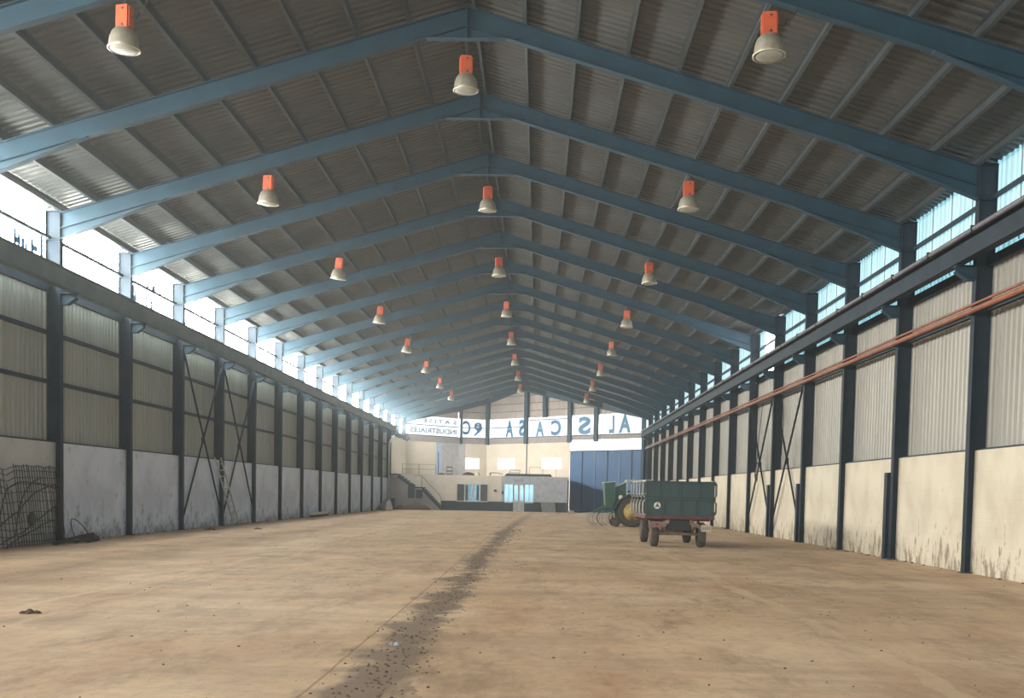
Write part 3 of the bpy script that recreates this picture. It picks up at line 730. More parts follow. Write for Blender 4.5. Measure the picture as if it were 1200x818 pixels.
# outside stair along the front
st = thing('staircase', 'dark outside stair climbing left to the office terrace', 'staircase', (-8.6, 69.4, 0))
ya, yb = 69.1, 69.95
def flight(x0, z0, x1, z1, n):
    for i in range(n):
        xa = x0+(x1-x0)*i/n; xb = x0+(x1-x0)*(i+1)/n; z = z0+(z1-z0)*(i+1)/n
        part('step', MB().box(min(xa, xb)-.03, max(xa, xb)+.02, ya, yb, z-.09, z), M['plinth'], st)
    mb = MB()
    for y in (ya-.02, yb-.02):
        mb.hexa([(x0, y, z0-.22), (x1, y, z1-.30), (x1, y+.03, z1-.30), (x0, y+.03, z0-.22), (x0, y, z0+.06), (x1, y, z1-.02), (x1, y+.03, z1-.02), (x0, y+.03, z0+.06)])
    part('stringer', mb, M['plinth'], st)
flight(-6.45, 0.05, -8.25, 1.93, 10); flight(-8.95, 1.95, -10.35, 3.03, 6)
part('landing', MB().box(-8.97, -8.2, ya, yb, 1.83, 1.95), M['plinth'], st)
part('landing', MB().box(-11.2, -10.33, ya, yb, 2.93, 3.05), M['plinth'], st)
part('stair_wall', MB().prism([(-11.2, 0), (-6.6, 0), (-8.25, 1.75), (-8.97, 1.82), (-10.35, 2.85), (-11.2, 2.9)], 69.14, 69.24), mat('shade_grey_stair_wall', (.36, .35, .36), (.3, .29, .3), 1.5, .8), st)  # the grey carries the shade below the stair
def rail(pts, m):
    part('hand_rail', MB().tube(pts, .022, 6), m, st)
railm = mat('thin_rail_paint', (.30, .24, .21), rough=.6)
rail([(-6.6, ya, 1.15), (-8.3, ya, 2.9), (-8.95, ya, 2.95)], railm)
for x, z in ((-6.6, .1), (-8.3, 1.95)): part('rail_post', MB().tube([(x, ya, z), (x, ya, z+1.0)], .025, 6), railm, st)
t = thing('shuttered_window', 'dark two-leaf shuttered window in the wall under the stair', 'window', (-8.85, 69.14, .98))
for a, b in ((-9.47, -8.88), (-8.80, -8.2)):
    s_ = part('shutter', MB().box(a, b, 69.08, 69.13, .98, 2.2 if a < -9 else 1.72), M['plinth'], t)
    for q in range(4): part('slat', MB().box(a+.04+q*.14, a+.12+q*.14, 69.065, 69.08, 1.03, 2.1 if a < -9 else 1.66), M['plinth'], s_)
part('mullion', MB().box(-8.88, -8.80, 69.06, 69.13, .98, 1.8), M['concrete'], t)
part('sill', MB().box(-9.55, -8.1, 69.03, 69.14, .92, .98), M['concrete'], t)
tr = thing('terrace_railing', 'thin brown railing along the left of the office terrace', 'railing', (-8.7, 70.1, 3.05))
for x in (-10.1, -8.65, -7.2): part('post', MB().tube([(x, 70.1, 3.05), (x, 70.1, 3.95)], .03, 6), railm, tr)
for z in (3.92, 3.5): part('rail', MB().tube([(-10.1, 70.1, z), (-7.2, 70.1, z)], .018, 6), railm, tr)
tr = thing('terrace_railing', 'thin pale railing at the right of the office terrace', 'railing', (2.4, 74, 3.05))
for x in (.9, 2.1, 3.3): part('post', MB().tube([(x, 74, 3.05), (x, 74, 3.95)], .022, 6), M['header'], tr)
part('rail', MB().tube([(.9, 74, 3.93), (3.3, 74, 3.93)], .018, 6), M['header'], tr)
# things lying on the terrace
def tarp(name, label, cat, cx, cy, z, rx, ry, h, m, seed, n=12, mrow=5, group=None):
    rnd = random.Random(seed); mb = MB()
    prof = []
    for i in range(mrow+1):
        t_ = i/mrow*math.pi/2; prof.append((math.cos(t_), math.sin(t_)))
    for i, (c_, s_) in enumerate(prof):
        for q in range(n):
            a = 2*math.pi*q/n; k = 1+rnd.uniform(-.16, .16)*(1 if i < mrow else 0)
            mb.v.append((cx+rx*c_*k*math.cos(a), cy+ry*c_*k*math.sin(a), z+(h*s_*(1+rnd.uniform(-.18, .18)) if i else 0)))
    for i in range(mrow):
        for q in range(n):
            q2 = (q+1) % n; mb.f.append((i*n+q, i*n+q2, (i+1)*n+q2, (i+1)*n+q))
    mb.f.append(tuple(range(n-1, -1, -1)))
    return single(name, mb, m, label, cat, (cx, cy, z), group, smooth=True)
tarp('dark_bundle', 'low dark bundle left of the small crate on the terrace', 'bundle', -6.75, 70.5, 3.05, .35, .3, .16, M['dark'], 1)
tarp('dark_bundle', 'low dark heap of cloth on the terrace above the ribbon window', 'bundle', -4.4, 70.6, 3.05, .55, .35, .26, M['dark'], 2)
tarp('dark_bundle', 'small pale sack beside the dark heap on the terrace', 'sack', -3.55, 70.5, 3.05, .16, .16, .28, M['white'], 6)
t = thing('small_crate', 'small grey plastic crate standing on the terrace edge', 'crate', (-6.0, 70.5, 3.05))
for x in (-6.28, -5.79): part('side', MB().box(x, x+.04, 70.3, 70.7, 3.05, 3.72), M['conduit'], t)
for z in (3.05, 3.34, 3.66): part('slat', MB().box(-6.28, -5.75, 70.3, 70.33, z, z+.12), M['conduit'], t)
part('base', MB().box(-6.28, -5.75, 70.3, 70.7, 3.05, 3.1), M['conduit'], t)
mb = MB(); n = 8
for i in range(n+1):
    a = i/n; x = -2.55+1.15*a; z = 3.30-.22*a+.18*math.sin(a*2.2)
    mb.v += [(x, 70.3, z), (x, 70.9, z), (x, 70.3, max(3.05, z-.05)), (x, 70.9, max(3.05, z-.05))]
for i in range(n):
    k = 4*i
    mb.f += [(k, k+1, k+5, k+4), (k+2, k+6, k+7, k+3), (k, k+4, k+6, k+2), (k+1, k+3, k+7, k+5)]
mb.f += [(0, 2, 3, 1), (4*n, 4*n+1, 4*n+3, 4*n+2)]
mb.box(-2.5, -2.44, 70.35, 70.85, 3.05, 3.27)
single('bent_sheet', mb, M['dark'], 'curled dark sheet lying on the terrace left of the board stack', 'sheet', (-2, 70.6, 3.05))
t = thing('board_stack', 'long stack of dark boards lying along the terrace edge', 'boards', (.85, 70.5, 3.05))
for q in range(3): part('board', MB().box(-1.2+.06*q, 2.9-.05*q, 70.25, 70.75-.05*q, 3.05+q*.075, 3.12+q*.075), M['plinth'], t)
t = thing('tube_frame', 'low tubular frame standing on the board stack', 'frame', (-.35, 70.5, 3.27))
for x in (-.85, .05): part('leg', MB().tube([(x, 70.5, 3.27), (x+.08, 70.5, 3.58)], .022, 6), M['plinth'], t)
part('top_bar', MB().tube([(-.77, 70.5, 3.58), (.13, 70.5, 3.58)], .022, 6), M['plinth'], t)
part('top_bar', MB().tube([(-.83, 70.5, 3.36), (.07, 70.5, 3.36)], .022, 6), M['plinth'], t)

# ------------------------------------------------------------------ junk by the far left corner
M['sack'] = mat('dusty_woven_sack', (.34, .28, .28), (.26, .2, .2), 4, .85)
tarp('big_sack', 'dusty half-full bulk sack at the foot of the left wall', 'sack', -10.62, 63.6, 0, .5, .6, .82, M['sack'], 4, 16, 6)
tarp('plastic_sack', 'crumpled white plastic sack beside the dusty bulk sack', 'sack', -10.28, 63.2, 0, .30, .3, .72, M['white'], 9, 12, 5)
t = thing('fuel_drum', 'narrow dark drum standing in the corner below the stair', 'drum', (-10.62, 68.3, 0))
part('body', MB().lathe([(.17, 0), (.18, .02), (.18, .3), (.19, .31), (.18, .33), (.18, .6), (.19, .61), (.18, .63), (.18, .9), (.165, .92)], (-10.62, 68.3, 0), n=16), M['plinth'], t)
part('lid', MB().lathe([(.19, .9), (.19, .94), (.05, .95)], (-10.62, 68.3, 0), n=16), M['dark'], t)
tarp('dirt_heap', 'long low heap of brown dirt below the stair wall', 'heap', -8.7, 68.3, 0, 1.25, .5, .50, M['dirt'], 12, 22, 6)
tarp('dirt_heap', 'small brown dirt heap next to the narrow drum', 'heap', -10.0, 68.2, 0, .45, .3, .38, M['dirt'], 13, 12, 5)
t = thing('down_pipe', 'pale bent rainwater pipe at the left corner beside the office', 'pipe', (-11.05, 69.3, 0))
part('pipe', MB().tube([(-11.12, 69.0, 0.02), (-11.12, 69.0, 5.6), (-11.0, 69.2, 6.0), (-10.6, 69.4, 6.15)], .07, 8), mat('pale_grey_pipe', (.5, .5, .5), rough=.5), t, True)
# beam on blocks at the foot of the left wall
t = thing('white_beam', 'pale beam resting on dark blocks along the left wall base', 'beam', (-11.0, 38.8, 0))
part('beam', MB().box(-11.05, -10.9, 36.6, 41.0, .12, .26), M['white'], t)
for y in (36.9, 38.2, 39.5, 40.7): part('block', MB().box(-11.1, -10.85, y, y+.25, 0, .12), M['dark'], t)

# ------------------------------------------------------------------ ladder
t = thing('ladder', 'grey metal ladder leaning on the braced left wall column', 'ladder', (-10.95, 19.9, 0))
A0, A1 = Vector((-10.72, 20.62, .03)), Vector((-11.02, 18.95, 2.75)); dl = Vector((.14, .33, 0))
for o_ in (0, 1): part('side_rail', MB().tube([A0+dl*(o_-.5), A1+dl*(o_-.5)], .03, 6), M['ladder'], t)
for i in range(1, 11):
    p = A0.lerp(A1, i/11); part('rung', MB().tube([p-dl*.5, p+dl*.5], .018, 6), M['ladder'], t)

# ------------------------------------------------------------------ reinforcing mesh leaning on the near left wall
t = thing('rebar_mesh', 'bent rusty reinforcing mesh leaning on the bare grey left wall', 'mesh panel', (-11.05, 3.1, 0))
rnd = random.Random(3)
def wob(a, b, n, amp): return [Vector(a).lerp(Vector(b), i/n)+Vector((0, rnd.uniform(-amp, amp), rnd.uniform(-amp, amp)) if 0 < i < n else (0, 0, 0)) for i in range(n+1)]
y = 1.2; i = 0
while y < 4.78:
    top = 2.02+.03*math.sin(y*9) if y > 2.2 else 1.75+.35*math.sin(y*5)
    part('bar', MB().tube([(-10.9, y, .02), (-11.0+rnd.uniform(-.02, .02), y+rnd.uniform(-.03, .03), top*.5), (-11.12, y+rnd.uniform(-.03, .03), top)], .011, 4), M['bar'], t)
    y += .135 if y > 2.1 else .2; i += 1
for z in (.12, .28, .45, .62, .85, 1.12, 1.35, 1.55, 1.72, 1.88, 2.0):
    sag = .12 if z > 1.5 else .04
    pts = [(-10.9-.11*z, q, z-(sag*math.exp(-((q-1.9)/.35)**2))+rnd.uniform(-.012, .012)) for q in [1.0+.2*k for k in range(20)]]
    part('bar', MB().tube(pts, .011, 4), M['bar'], t)
for pts in ([(-10.88, .8, .35), (-10.9, 2.2, .9), (-10.95, 3.2, 1.35), (-10.98, 4.7, 1.55)], [(-10.85, .8, .0), (-10.9, 2.4, .35), (-10.92, 3.4, .7), (-10.95, 4.7, 1.05)],
            [(-10.84, 1.4, .02), (-10.9, 3.0, .4), (-10.92, 4.3, .62)], [(-10.9, 2.0, .3), (-10.95, 2.3, 1.0), (-11.0, 2.9, 1.5), (-11.0, 3.6, 1.7)], [(-10.92, 1.2, .6), (-10.97, 1.7, 1.4), (-11, 2.6, 1.6), (-11, 4.7, 1.4)]):
    P_ = [Vector(p) for p in pts]; out = []
    for k in range(len(P_)-1):
        for q in range(5): out.append(P_[k].lerp(P_[k+1], q/5)+Vector((0, 0, .05*math.sin(math.pi*q/5))))
    out.append(P_[-1]); part('loose_bar', MB().tube(out, .016, 5), M['bar'], t, True)
single('round_float', MB().lathe([(.02, -.06), (.14, -.05), (.19, -.01), (.19, .02), (.14, .05), (.02, .06)], (-10.84, 2.72, .68), 'x', 18), M['dark'], 'dark round disc hanging in the rusty mesh', 'disc', (-10.84, 2.72, .68), smooth=True)
# heap of bent pipe and rags at the column foot
t = thing('scrap_heap', 'small heap of bent pipes and dark scrap at the near left column', 'scrap', (-10.6, 5.2, 0))
for a, b, r_ in (((-10.7, 3.6, .05), (-10.5, 5.5, .16), .035), ((-10.55, 3.3, .04), (-10.4, 5.2, .06), .03), ((-10.8, 4.2, .04), (-10.6, 5.9, .22), .028), ((-10.45, 4.4, .05), (-10.7, 5.9, .05), .04)):
    part('pipe', MB().tube([a, Vector(a).lerp(Vector(b), .5)+Vector((0, 0, .03)), b], r_, 6), M['bar'], t, True)
for x, y_, s_ in ((-10.5, 5.6, .16), (-10.62, 5.9, .2), (-10.45, 5.2, .12), (-10.75, 5.75, .15)):
    part('lump', MB().lathe([(.02, 0), (s_, .03), (s_*.8, s_*.7), (.02, s_)], (x, y_, 0), n=7), M['dark'], t)
part('cable', MB().tube([(-10.9-.2*math.sin(q*.4), 5.35+.06*q, .12+.5*math.sin(q*.31)) for q in range(11)], .014, 5), M['black'], t, True)

# ------------------------------------------------------------------ hanging lamps
def lamp(label, group):
    t = thing('high_bay_lamp', label, 'lamp', (0, 0, 0), group)
    part('hook', MB().tube([(0, 0, .77), (.0, 0, .85), (.025, 0, .90), (0, 0, .95)], .010, 5), M['dark'], t)
    b = part('ballast_box', MB().box(-.115, .115, -.09, .09, .40, .78), M['orange'], t)
    for z in (.45, .72): part('screw', MB().lathe([(.022, -.095), (.022, -.088), (.001, -.087)], (0.02, 0, z), 'y', 8), M['dark'], b)
    part('fin', MB().box(-.14, -.115, -.06, .06, .42, .76), M['orange'], b); part('fin', MB().box(.115, .14, -.06, .06, .42, .76), M['orange'], b)
    d = part('reflector', MB().lathe([(.10, .42), (.15, .40), (.21, .33), (.245, .23), (.262, .10), (.268, .06), (.258, .06), (.235, .22), (.2, .32), (.12, .385)], (0, 0, 0), n=24), M['alu'], t, True)
    part('rim', MB().lathe([(.262, .045), (.282, .05), (.282, .075), (.262, .08), (.262, .045)], (0, 0, 0), n=24), M['alu'], d, True)
    part('lens', MB().lathe([(.26, .062), (.2, .04), (.1, .03), (.001, .027)], (0, 0, 0), n=24), M['lens'], t, True)
    return t
l0 = None; rnd = random.Random(5)
rows = [('ridge', 0.0, [0, 10, 20, 30, 40, 50, 60, 70], 10.20), ('left', -5.56, [-5+10*k for k in range(8)], 9.02), ('right', 5.53, [-5+10*k for k in range(8)], 9.02)]
for rn, x, ysl, z in rows:
    for k, y in enumerate(ysl):
        lab = 'orange topped high bay lamp hanging in the %s row, %s to the camera' % (rn, ORD[k])
        rot = (rnd.uniform(-.05, .05), rnd.uniform(-.05, .05)+(.07 if rn == 'left' else -.03), rnd.uniform(-.3, .3))
        if l0 is None: l0 = lamp(lab, 'high bay lamps'); l0.location = (x, y, z); l0.rotation_euler = rot; o = l0
        else: o = dup(l0, (x, y, z), lab, rot)
        zt = 11.345 if rn == 'ridge' else zraf(x)-.42
        lc = MB().tube([(x, y, z+.94), (x, y, zt+.002)], .009, 4)
        c = part('cable', lc, M['dark'], o) if False else None
        # suspension cable and a loose supply lead, as parts in the lamp's own frame
        mb = MB().tube([(0, 0, .93), (0, 0, zt-z)], .009, 4)
        me = mb.mesh('suspension', M['dark']); s_ = bpy.data.objects.new('suspension', me); col.objects.link(s_); s_.parent = o
        if y < 30:
            mb = MB().tube([(.1, 0, .6), (.24, 0, .55), (.3, 0, .66), (.33, 0, .62), (.45, 0, .8), (.5, 0, zt-z)], .009, 4)
            s_ = bpy.data.objects.new('supply_lead', mb.mesh('supply_lead', M['black'])); col.objects.link(s_); s_.parent = o

# ------------------------------------------------------------------ trailer
TX, TY = 6.08, 9.25
tr = thing('farm_trailer', 'green four-wheeled farm trailer parked with its tailgate to the camera', 'trailer', (TX, 11.5, 0))
M['tgreen'] = mat('dark_green_trailer_paint', (.038, .085, .092), (.030, .068, .075), 4, .55)
M['trib'] = mat('shade_tone_rib_paint', (.028, .060, .062), rough=.5)  # darker tone stands in for rib shading that the soft light lacks
M['maroon'] = mat('maroon_chassis_paint', (.16, .05, .045), (.10, .035, .03), 6, .65)
M['stake'] = mat('pale_grey_stake_paint', (.40, .42, .42), (.3, .32, .32), 6, .5)
M['rusty'] = mat('rusty_grey_steel', (.28, .22, .20), (.18, .12, .10), 8, .7)
M['tyre'] = mat('dusty_tyre', (.095, .080, .072), (.05, .045, .042), 12, .9, 0, .3)
BW, BL, BH0, BH1 = 1.035, 4.5, .955, 2.02
x0, x1, y0, y1 = TX-BW, TX+BW, TY, TY+BL
part('load_floor', MB().box(x0+.03, x1-.03, y0+.03, y1-.03, .93, .985), M['tgreen'], tr)
tg = part('tailgate', MB().box(x0, x1, y0, y0+.04, BH0, BH1), M['tgreen'], tr)
for z0_, z1_, n in ((1.50, 2.02, 4), (.955, 1.46, 4)):
    w_ = 2*BW/n; sh = 0 if n == 4 and z0_ > 1.2 else .0
    xs_ = [x0, x0+.38, x0+1.02, x0+1.62, x1] if z0_ > 1.2 else [x0, x0+.52, x0+1.04, x0+1.52, x1]
    for a in xs_: part('tailgate_rib', MB().box(min(a, x1-.05), min(a, x1-.05)+.05, y0-.05, y0, z0_, z1_), M['trib'], tg)
    for z in (z0_, z1_-.05): part('tailgate_rib', MB().box(x0, x1, y0-.045, y0, z, z+.05), M['trib'], tg)
for z in (1.48, 1.95, 1.05): part('latch', MB().box(x1, x1+.04, y0-.05, y0+.06, z-.05, z+.05), M['dark'], tg)
for side in (-1, 1):
    xa = x0 if side < 0 else x1-.04
    if side > 0: sb = part('side_board', MB().box(xa, xa+.04, y0+.04, y1-.04, BH0, 1.47), M['tgreen'], tr)
    if side > 0: part('side_board', MB().box(xa, xa+.04, y0+.04, y1-.04, 1.5, BH1), M['tgreen'], tr)
    part('side_rail', MB().box(xa-.02, xa+.06, y0+.02, y1-.02, BH1-.03, BH1+.03), M['stake'], tr)
    for k in range(5):
        ys_ = y0+.12+k*(BL-.3)/4; xo = xa-.05 if side < 0 else xa+.09
        for za, zb in ((.98, 1.44), (1.52, 2.02)):
            part('stake', MB().tube([(xo+side*-.02, ys_, za), (xo+side*.03, ys_, za+.08), (xo+side*.03, ys_, zb-.08), (xo+side*-.02, ys_, zb)], .032, 6), M['stake'], tr)
    for k in range(4 if side > 0 else 0): part('hinge', MB().box(xa-.03, xa+.07, y0+.5+k*1.1, y0+.62+k*1.1, 1.45, 1.52), M['stake'], tr)
part('headboard', MB().box(x0+.42, x1, y1-.04, y1, BH0, BH1), M['tgreen'], tr)
part('bottom_rail', MB().box(x0-.02, x1+.02, y0-.05, y0+.05, .865, .955), M['maroon'], tr)
for side in (-1, 1):
    part('bottom_rail', MB().box((x0 if side < 0 else x1-.06), (x0+.06 if side < 0 else x1), y0+.05, y1, .865, .955), M['maroon'], tr)
    part('chassis_beam', MB().box(TX+side*.40-.05, TX+side*.40+.05, y0+.1, y1+.1, .68, .865), M['maroon'], tr)
for y in (y0+.45, y0+1.5, y0+2.6, y0+3.8): part('cross_member', MB().box(x0+.05, x1-.05, y-.04, y+.04, .80, .865), M['maroon'], tr)
# rear bumper bar, dropped in the middle like in the photograph
for a, b in (((x0+.1, .72), (x0+.42, .74)), ((x0+.42, .74), (x0+.72, .86)), ((x1-.72, .86), (x1-.42, .70)), ((x1-.42, .70), (x1-.1, .62))):
    part('bumper_bar', MB().hexa([(a[0], y0-.06, a[1]-.16), (b[0], y0-.06, b[1]-.12), (b[0], y0, b[1]-.12), (a[0], y0, a[1]-.16), (a[0], y0-.06, a[1]), (b[0], y0-.06, b[1]), (b[0], y0, b[1]), (a[0], y0, a[1])]), M['rusty'], tr)
part('axle_box', MB().box(TX-.36, TX+.36, y0+.1, y0+.5, .52, .84), M['dark'], tr)
WR, FR = y0+.43, y0+3.6
for y in (WR, FR):
    part('axle', MB().tube([(TX-.65, y, .40), (TX+.65, y, .40)], .05, 8), M['rusty'], tr)
    for side in (-1, 1):
        pts = [(TX+side*.45, y-.55, .66), (TX+side*.45, y-.3, .53), (TX+side*.45, y, .46), (TX+side*.45, y+.3, .53), (TX+side*.45, y+.55, .66)]
        part('leaf_spring', MB().tube(pts, .045, 4), M['rusty'], tr)
wheel_src = {}
def wheel(parent, x, y, r, wd, side, rim_m, hub_m, tyre_n=24, rim=.55, lug=0, name='wheel'):
    c = (x, y, r); h = wd/2
    wt = part(name, MB().lathe([(r*rim, -h*.9), (r*.8, -h), (r*.95, -h*.85), (r, -h*.55), (r, h*.55), (r*.95, h*.85), (r*.8, h), (r*rim, h*.9), (r*rim, -h*.9)], c, 'x' if lug == 0 else 'y', tyre_n), M['tyre'], parent, True)
    ax = 'x' if lug == 0 else 'y'
    part('rim', MB().lathe([(r*(rim+.02), side*h*.86), (r*(rim-.05), side*h*.70), (r*rim*.72, side*h*.35), (r*.3, side*h*.45), (r*.12, side*h*.45)], c, ax, tyre_n), rim_m, wt, True)
    if lug: part('rim_ring', MB().lathe([(r*.50, side*h*.62), (r*.47, side*h*.78), (r*.43, side*h*.70), (r*.42, side*h*.45)], c, ax, tyre_n), M['ringpale'], wt, True)
    part('hub', MB().lathe([(r*.26, side*h*.45), (r*.24, side*h*.62), (r*.12, side*h*.75), (.001, side*h*.76)], c, ax, 12), hub_m, wt, True)
    return wt
M['ringpale'] = mat('pale_yellow_rim_ring', (.60, .50, .28), rough=.6)
M['rimred'] = mat('red_grey_rim', (.30, .17, .15), (.22, .1, .09), 6, .6)
for y, sx_ in ((WR, .72), (FR, .72)):
    for side in (-1, 1):
        wheel(tr, TX+side*sx_, y, .385, .25, side, M['rimred'], M['dark'])
part('mudguard', MB().box(x0+.1, x0+.45, y0-.02, y0+.06, .60, .78), M['rusty'], tr)
for x in (x0+.30, x1-.36): part('tail_lamp', MB().box(x, x+.1, y0-.08, y0-.05, .66, .74), mat('red_tail_lamp', (.25, .03, .03), rough=.3), tr)
npl = part('number_plate', MB().box(x1-.38, x1-.08, y0-.09, y0-.07, .50, .70), mat('dusty_number_plate', (.62, .56, .46), rough=.6), tr)
mb = MB()
for k in range(6): mb.box(x1-.35+k*.042, x1-.335+k*.042, y0-.094, y0-.09, .55, .65)
part('plate_marks', mb, M['dark'], npl)
# round emblem on the tailgate: white disc with a dark three-pointed mark
em = part('emblem', MB().lathe([(.105, 0), (.105, -.008), (.001, -.009)], (x0+.34, y0-.04, 1.27), 'y', 20), M['white'], tg, label='round white emblem with a dark mark')
mb = MB()
for a in (90, 215, 325):
    r_ = math.radians(a); c_ = Vector((x0+.34, 0, 1.27)); d_ = Vector((math.cos(r_), 0, math.sin(r_))); n_ = Vector((-d_.z, 0, d_.x))
    mb.hexa([Vector((0, y0-.054, 0))+c_+n_*.028, Vector((0, y0-.054, 0))+c_-n_*.028, Vector((0, y0-.05, 0))+c_-n_*.028, Vector((0, y0-.05, 0))+c_+n_*.028] +
            [Vector((0, y0-.054, 0))+c_+d_*.085+n_*.008, Vector((0, y0-.054, 0))+c_+d_*.085-n_*.008, Vector((0, y0-.05, 0))+c_+d_*.085-n_*.008, Vector((0, y0-.05, 0))+c_+d_*.085+n_*.008])
part('emblem_mark', mb, M['dark'], tg)
part('drawbar', MB().tube([(TX-.35, y1-.2, .66), (TX, y1+1.3, .55)], .045, 6), M['maroon'], tr); part('drawbar', MB().tube([(TX+.35, y1-.2, .66), (TX, y1+1.3, .55)], .045, 6), M['maroon'], tr)
part('turntable', MB().lathe([(.3, .58), (.34, .60), (.34, .66), (.3, .68)], (TX, FR, 0), n=20), M['rusty'], tr)
part('tow_eye', MB().lathe([(.05, -.03), (.10, -.03), (.10, .03), (.05, .03), (.05, -.03)], (TX, y1+1.36, .55), n=14), M['rusty'], tr)

# ------------------------------------------------------------------ tractor, standing side-on behind the trailer
GX, GY = 6.43, 30.0
tk = thing('tractor', 'green tractor with yellow wheels standing side-on behind the trailer', 'tractor', (GX+.9, GY+.8, 0))
M['kgreen'] = mat('tractor_green', (.035, .115, .085), (.028, .09, .07), 3, .45)
M['kyellow'] = mat('tractor_yellow', (.62, .45, .16), (.5, .35, .12), 5, .55)
M['cabgrey'] = mat('pale_cab_paint', (.52, .54, .52), rough=.5)
M['hubred'] = mat('rust_red_hub', (.35, .12, .08), rough=.7)
for side, y in ((-1, GY), (1, GY+1.55)):
    wh = wheel(tk, GX, y, .76, .42, side, M['kyellow'], M['hubred'], 32, .60, 1, 'rear_wheel')
    lg = MB()
    for k in range(22):
        a = 2*math.pi*k/22; c_ = Vector((GX, y, .76)); d_ = Vector((math.cos(a), 0, math.sin(a))); n_ = Vector((-d_.z, 0, d_.x))
        b0 = c_+d_*.74; s2_ = .2*(1 if k % 2 else -1)
        ya_, yb_ = (y-.2, y) if k % 2 else (y, y+.2)
        pts = []
        for dd in (0, .045):
            for yy, sh in ((ya_, -.02), (yb_, .05)):
                for e in (-.03, .03): 
                    p = b0+d_*dd+n_*(sh+e); pts.append((p.x, yy, p.z))
        pts = [pts[0], pts[1], pts[3], pts[2], pts[4], pts[5], pts[7], pts[6]]
        lg.hexa(pts)
    part('tread_lugs', lg, M['tyre'], wh)
    wheel(tk, GX+2.25, y+(.12 if side < 0 else -.12), .46, .26, side, M['kyellow'], M['hubred'], 24, .58, 1, 'front_wheel')
    # fender arching over the rear wheel
    mb = MB(); n = 12
    for i in range(n+1):
        a = math.radians(20+i*150/n)
        for rr_, yy in ((.84, y-.24), (.84, y+.24), (.88, y-.24), (.88, y+.24)): mb.v.append((GX+rr_*math.cos(a), yy, .76+rr_*math.sin(a)))
    for i in range(n):
        k = 4*i
        mb.f += [(k, k+1, k+5, k+4), (k+2, k+6, k+7, k+3), (k, k+4, k+6, k+2), (k+1, k+3, k+7, k+5)]
    mb.f += [(0, 2, 3, 1), (4*n, 4*n+1, 4*n+3, 4*n+2)]
    part('fender', mb, M['kgreen'], tk)
yc = GY+.775
part('gearbox', MB().prism([(GX-.35, .55), (GX+1.0, .5), (GX+2.4, .55), (GX+2.5, .85), (GX+.9, 1.0), (GX-.3, 1.0)], yc-.22, yc+.22), M['kgreen'], tk)
part('rear_axle', MB().tube([(GX, GY, .76), (GX, GY+1.55, .76)], .12, 10), M['kgreen'], tk)
part('front_axle', MB().tube([(GX+2.25, GY+.15, .46), (GX+2.25, GY+1.4, .46)], .06, 8), M['kgreen'], tk)
part('hood', MB().prism([(GX+.85, .9), (GX+2.75, .85), (GX+2.8, 1.35), (GX+2.6, 1.48), (GX+.85, 1.6)], yc-.3, yc+.3), M['kgreen'], tk)
part('grille', MB().box(GX+2.76, GX+2.82, yc-.24, yc+.24, .9, 1.32), M['dark'], tk)
part('exhaust', MB().tube([(GX+1.7, yc+.1, 1.5), (GX+1.7, yc+.1, 2.2), (GX+1.76, yc+.1, 2.28)], .04, 8), M['dark'], tk)
part('seat', MB().prism([(GX-.15, 1.3), (GX+.3, 1.3), (GX+.3, 1.42), (GX, 1.45), (GX-.08, 1.8), (GX-.18, 1.8)], yc-.22, yc+.22), M['black'], tk)
part('steering_wheel', MB().lathe([(.17, -.015), (.2, -.015), (.2, .015), (.17, .015), (.17, -.015)], (GX+.62, yc, 1.68), n=16), M['black'], tk)
part('steering_column', MB().tube([(GX+.82, yc, 1.35), (GX+.62, yc, 1.68)], .03, 6), M['dark'], tk)
cabx = (GX-.28, GX+.85)
roof_ = part('cab_roof', MB().prism([(cabx[0]-.05, 2.24), (cabx[1]+.15, 2.28), (cabx[1]+.1, 2.36), (cabx[0], 2.34)], yc-.68, yc+.68), M['cabgrey'], tk)
for x in cabx:
    for yy in (yc-.62, yc+.62): part('cab_post', MB().box(x-.035, x+.035, yy-.035, yy+.035, 1.1 if x > GX else 1.55, 2.26), M['cabgrey'], tk)
for yy in (yc-.62, yc+.62):
    part('cab_rail', MB().box(cabx[0], cabx[1], yy-.03, yy+.03, 1.64, 1.70), M['cabgrey'], tk)
part('roof_brace', MB().hexa([(GX-.85, yc-.62, 1.96), (GX-.28, yc-.62, 2.22), (GX-.28, yc-.55, 2.22), (GX-.85, yc-.55, 1.96), (GX-.85, yc-.62, 2.02), (GX-.28, yc-.62, 2.29), (GX-.28, yc-.55, 2.29), (GX-.85, yc-.55, 2.02)]), M['cabgrey'], tk)
part('rear_panel', MB().prism([(GX-.85, 1.05), (GX-.45, 1.05), (GX-.32, 1.6), (GX-.32, 2.2), (GX-.85, 1.98)], yc-.5, yc-.44), M['kgreen'], tk)
part('work_lamp', MB().lathe([(.11, -.08), (.12, 0), (.06, .06), (.001, .08)], (GX-.58, GY-.02, 1.46), 'y', 16), M['white'], tk, True)
part('lamp_arm', MB().tube([(GX-.58, GY+.05, 1.46), (GX-.55, yc-.3, 1.40)], .025, 6), M['dark'], tk)

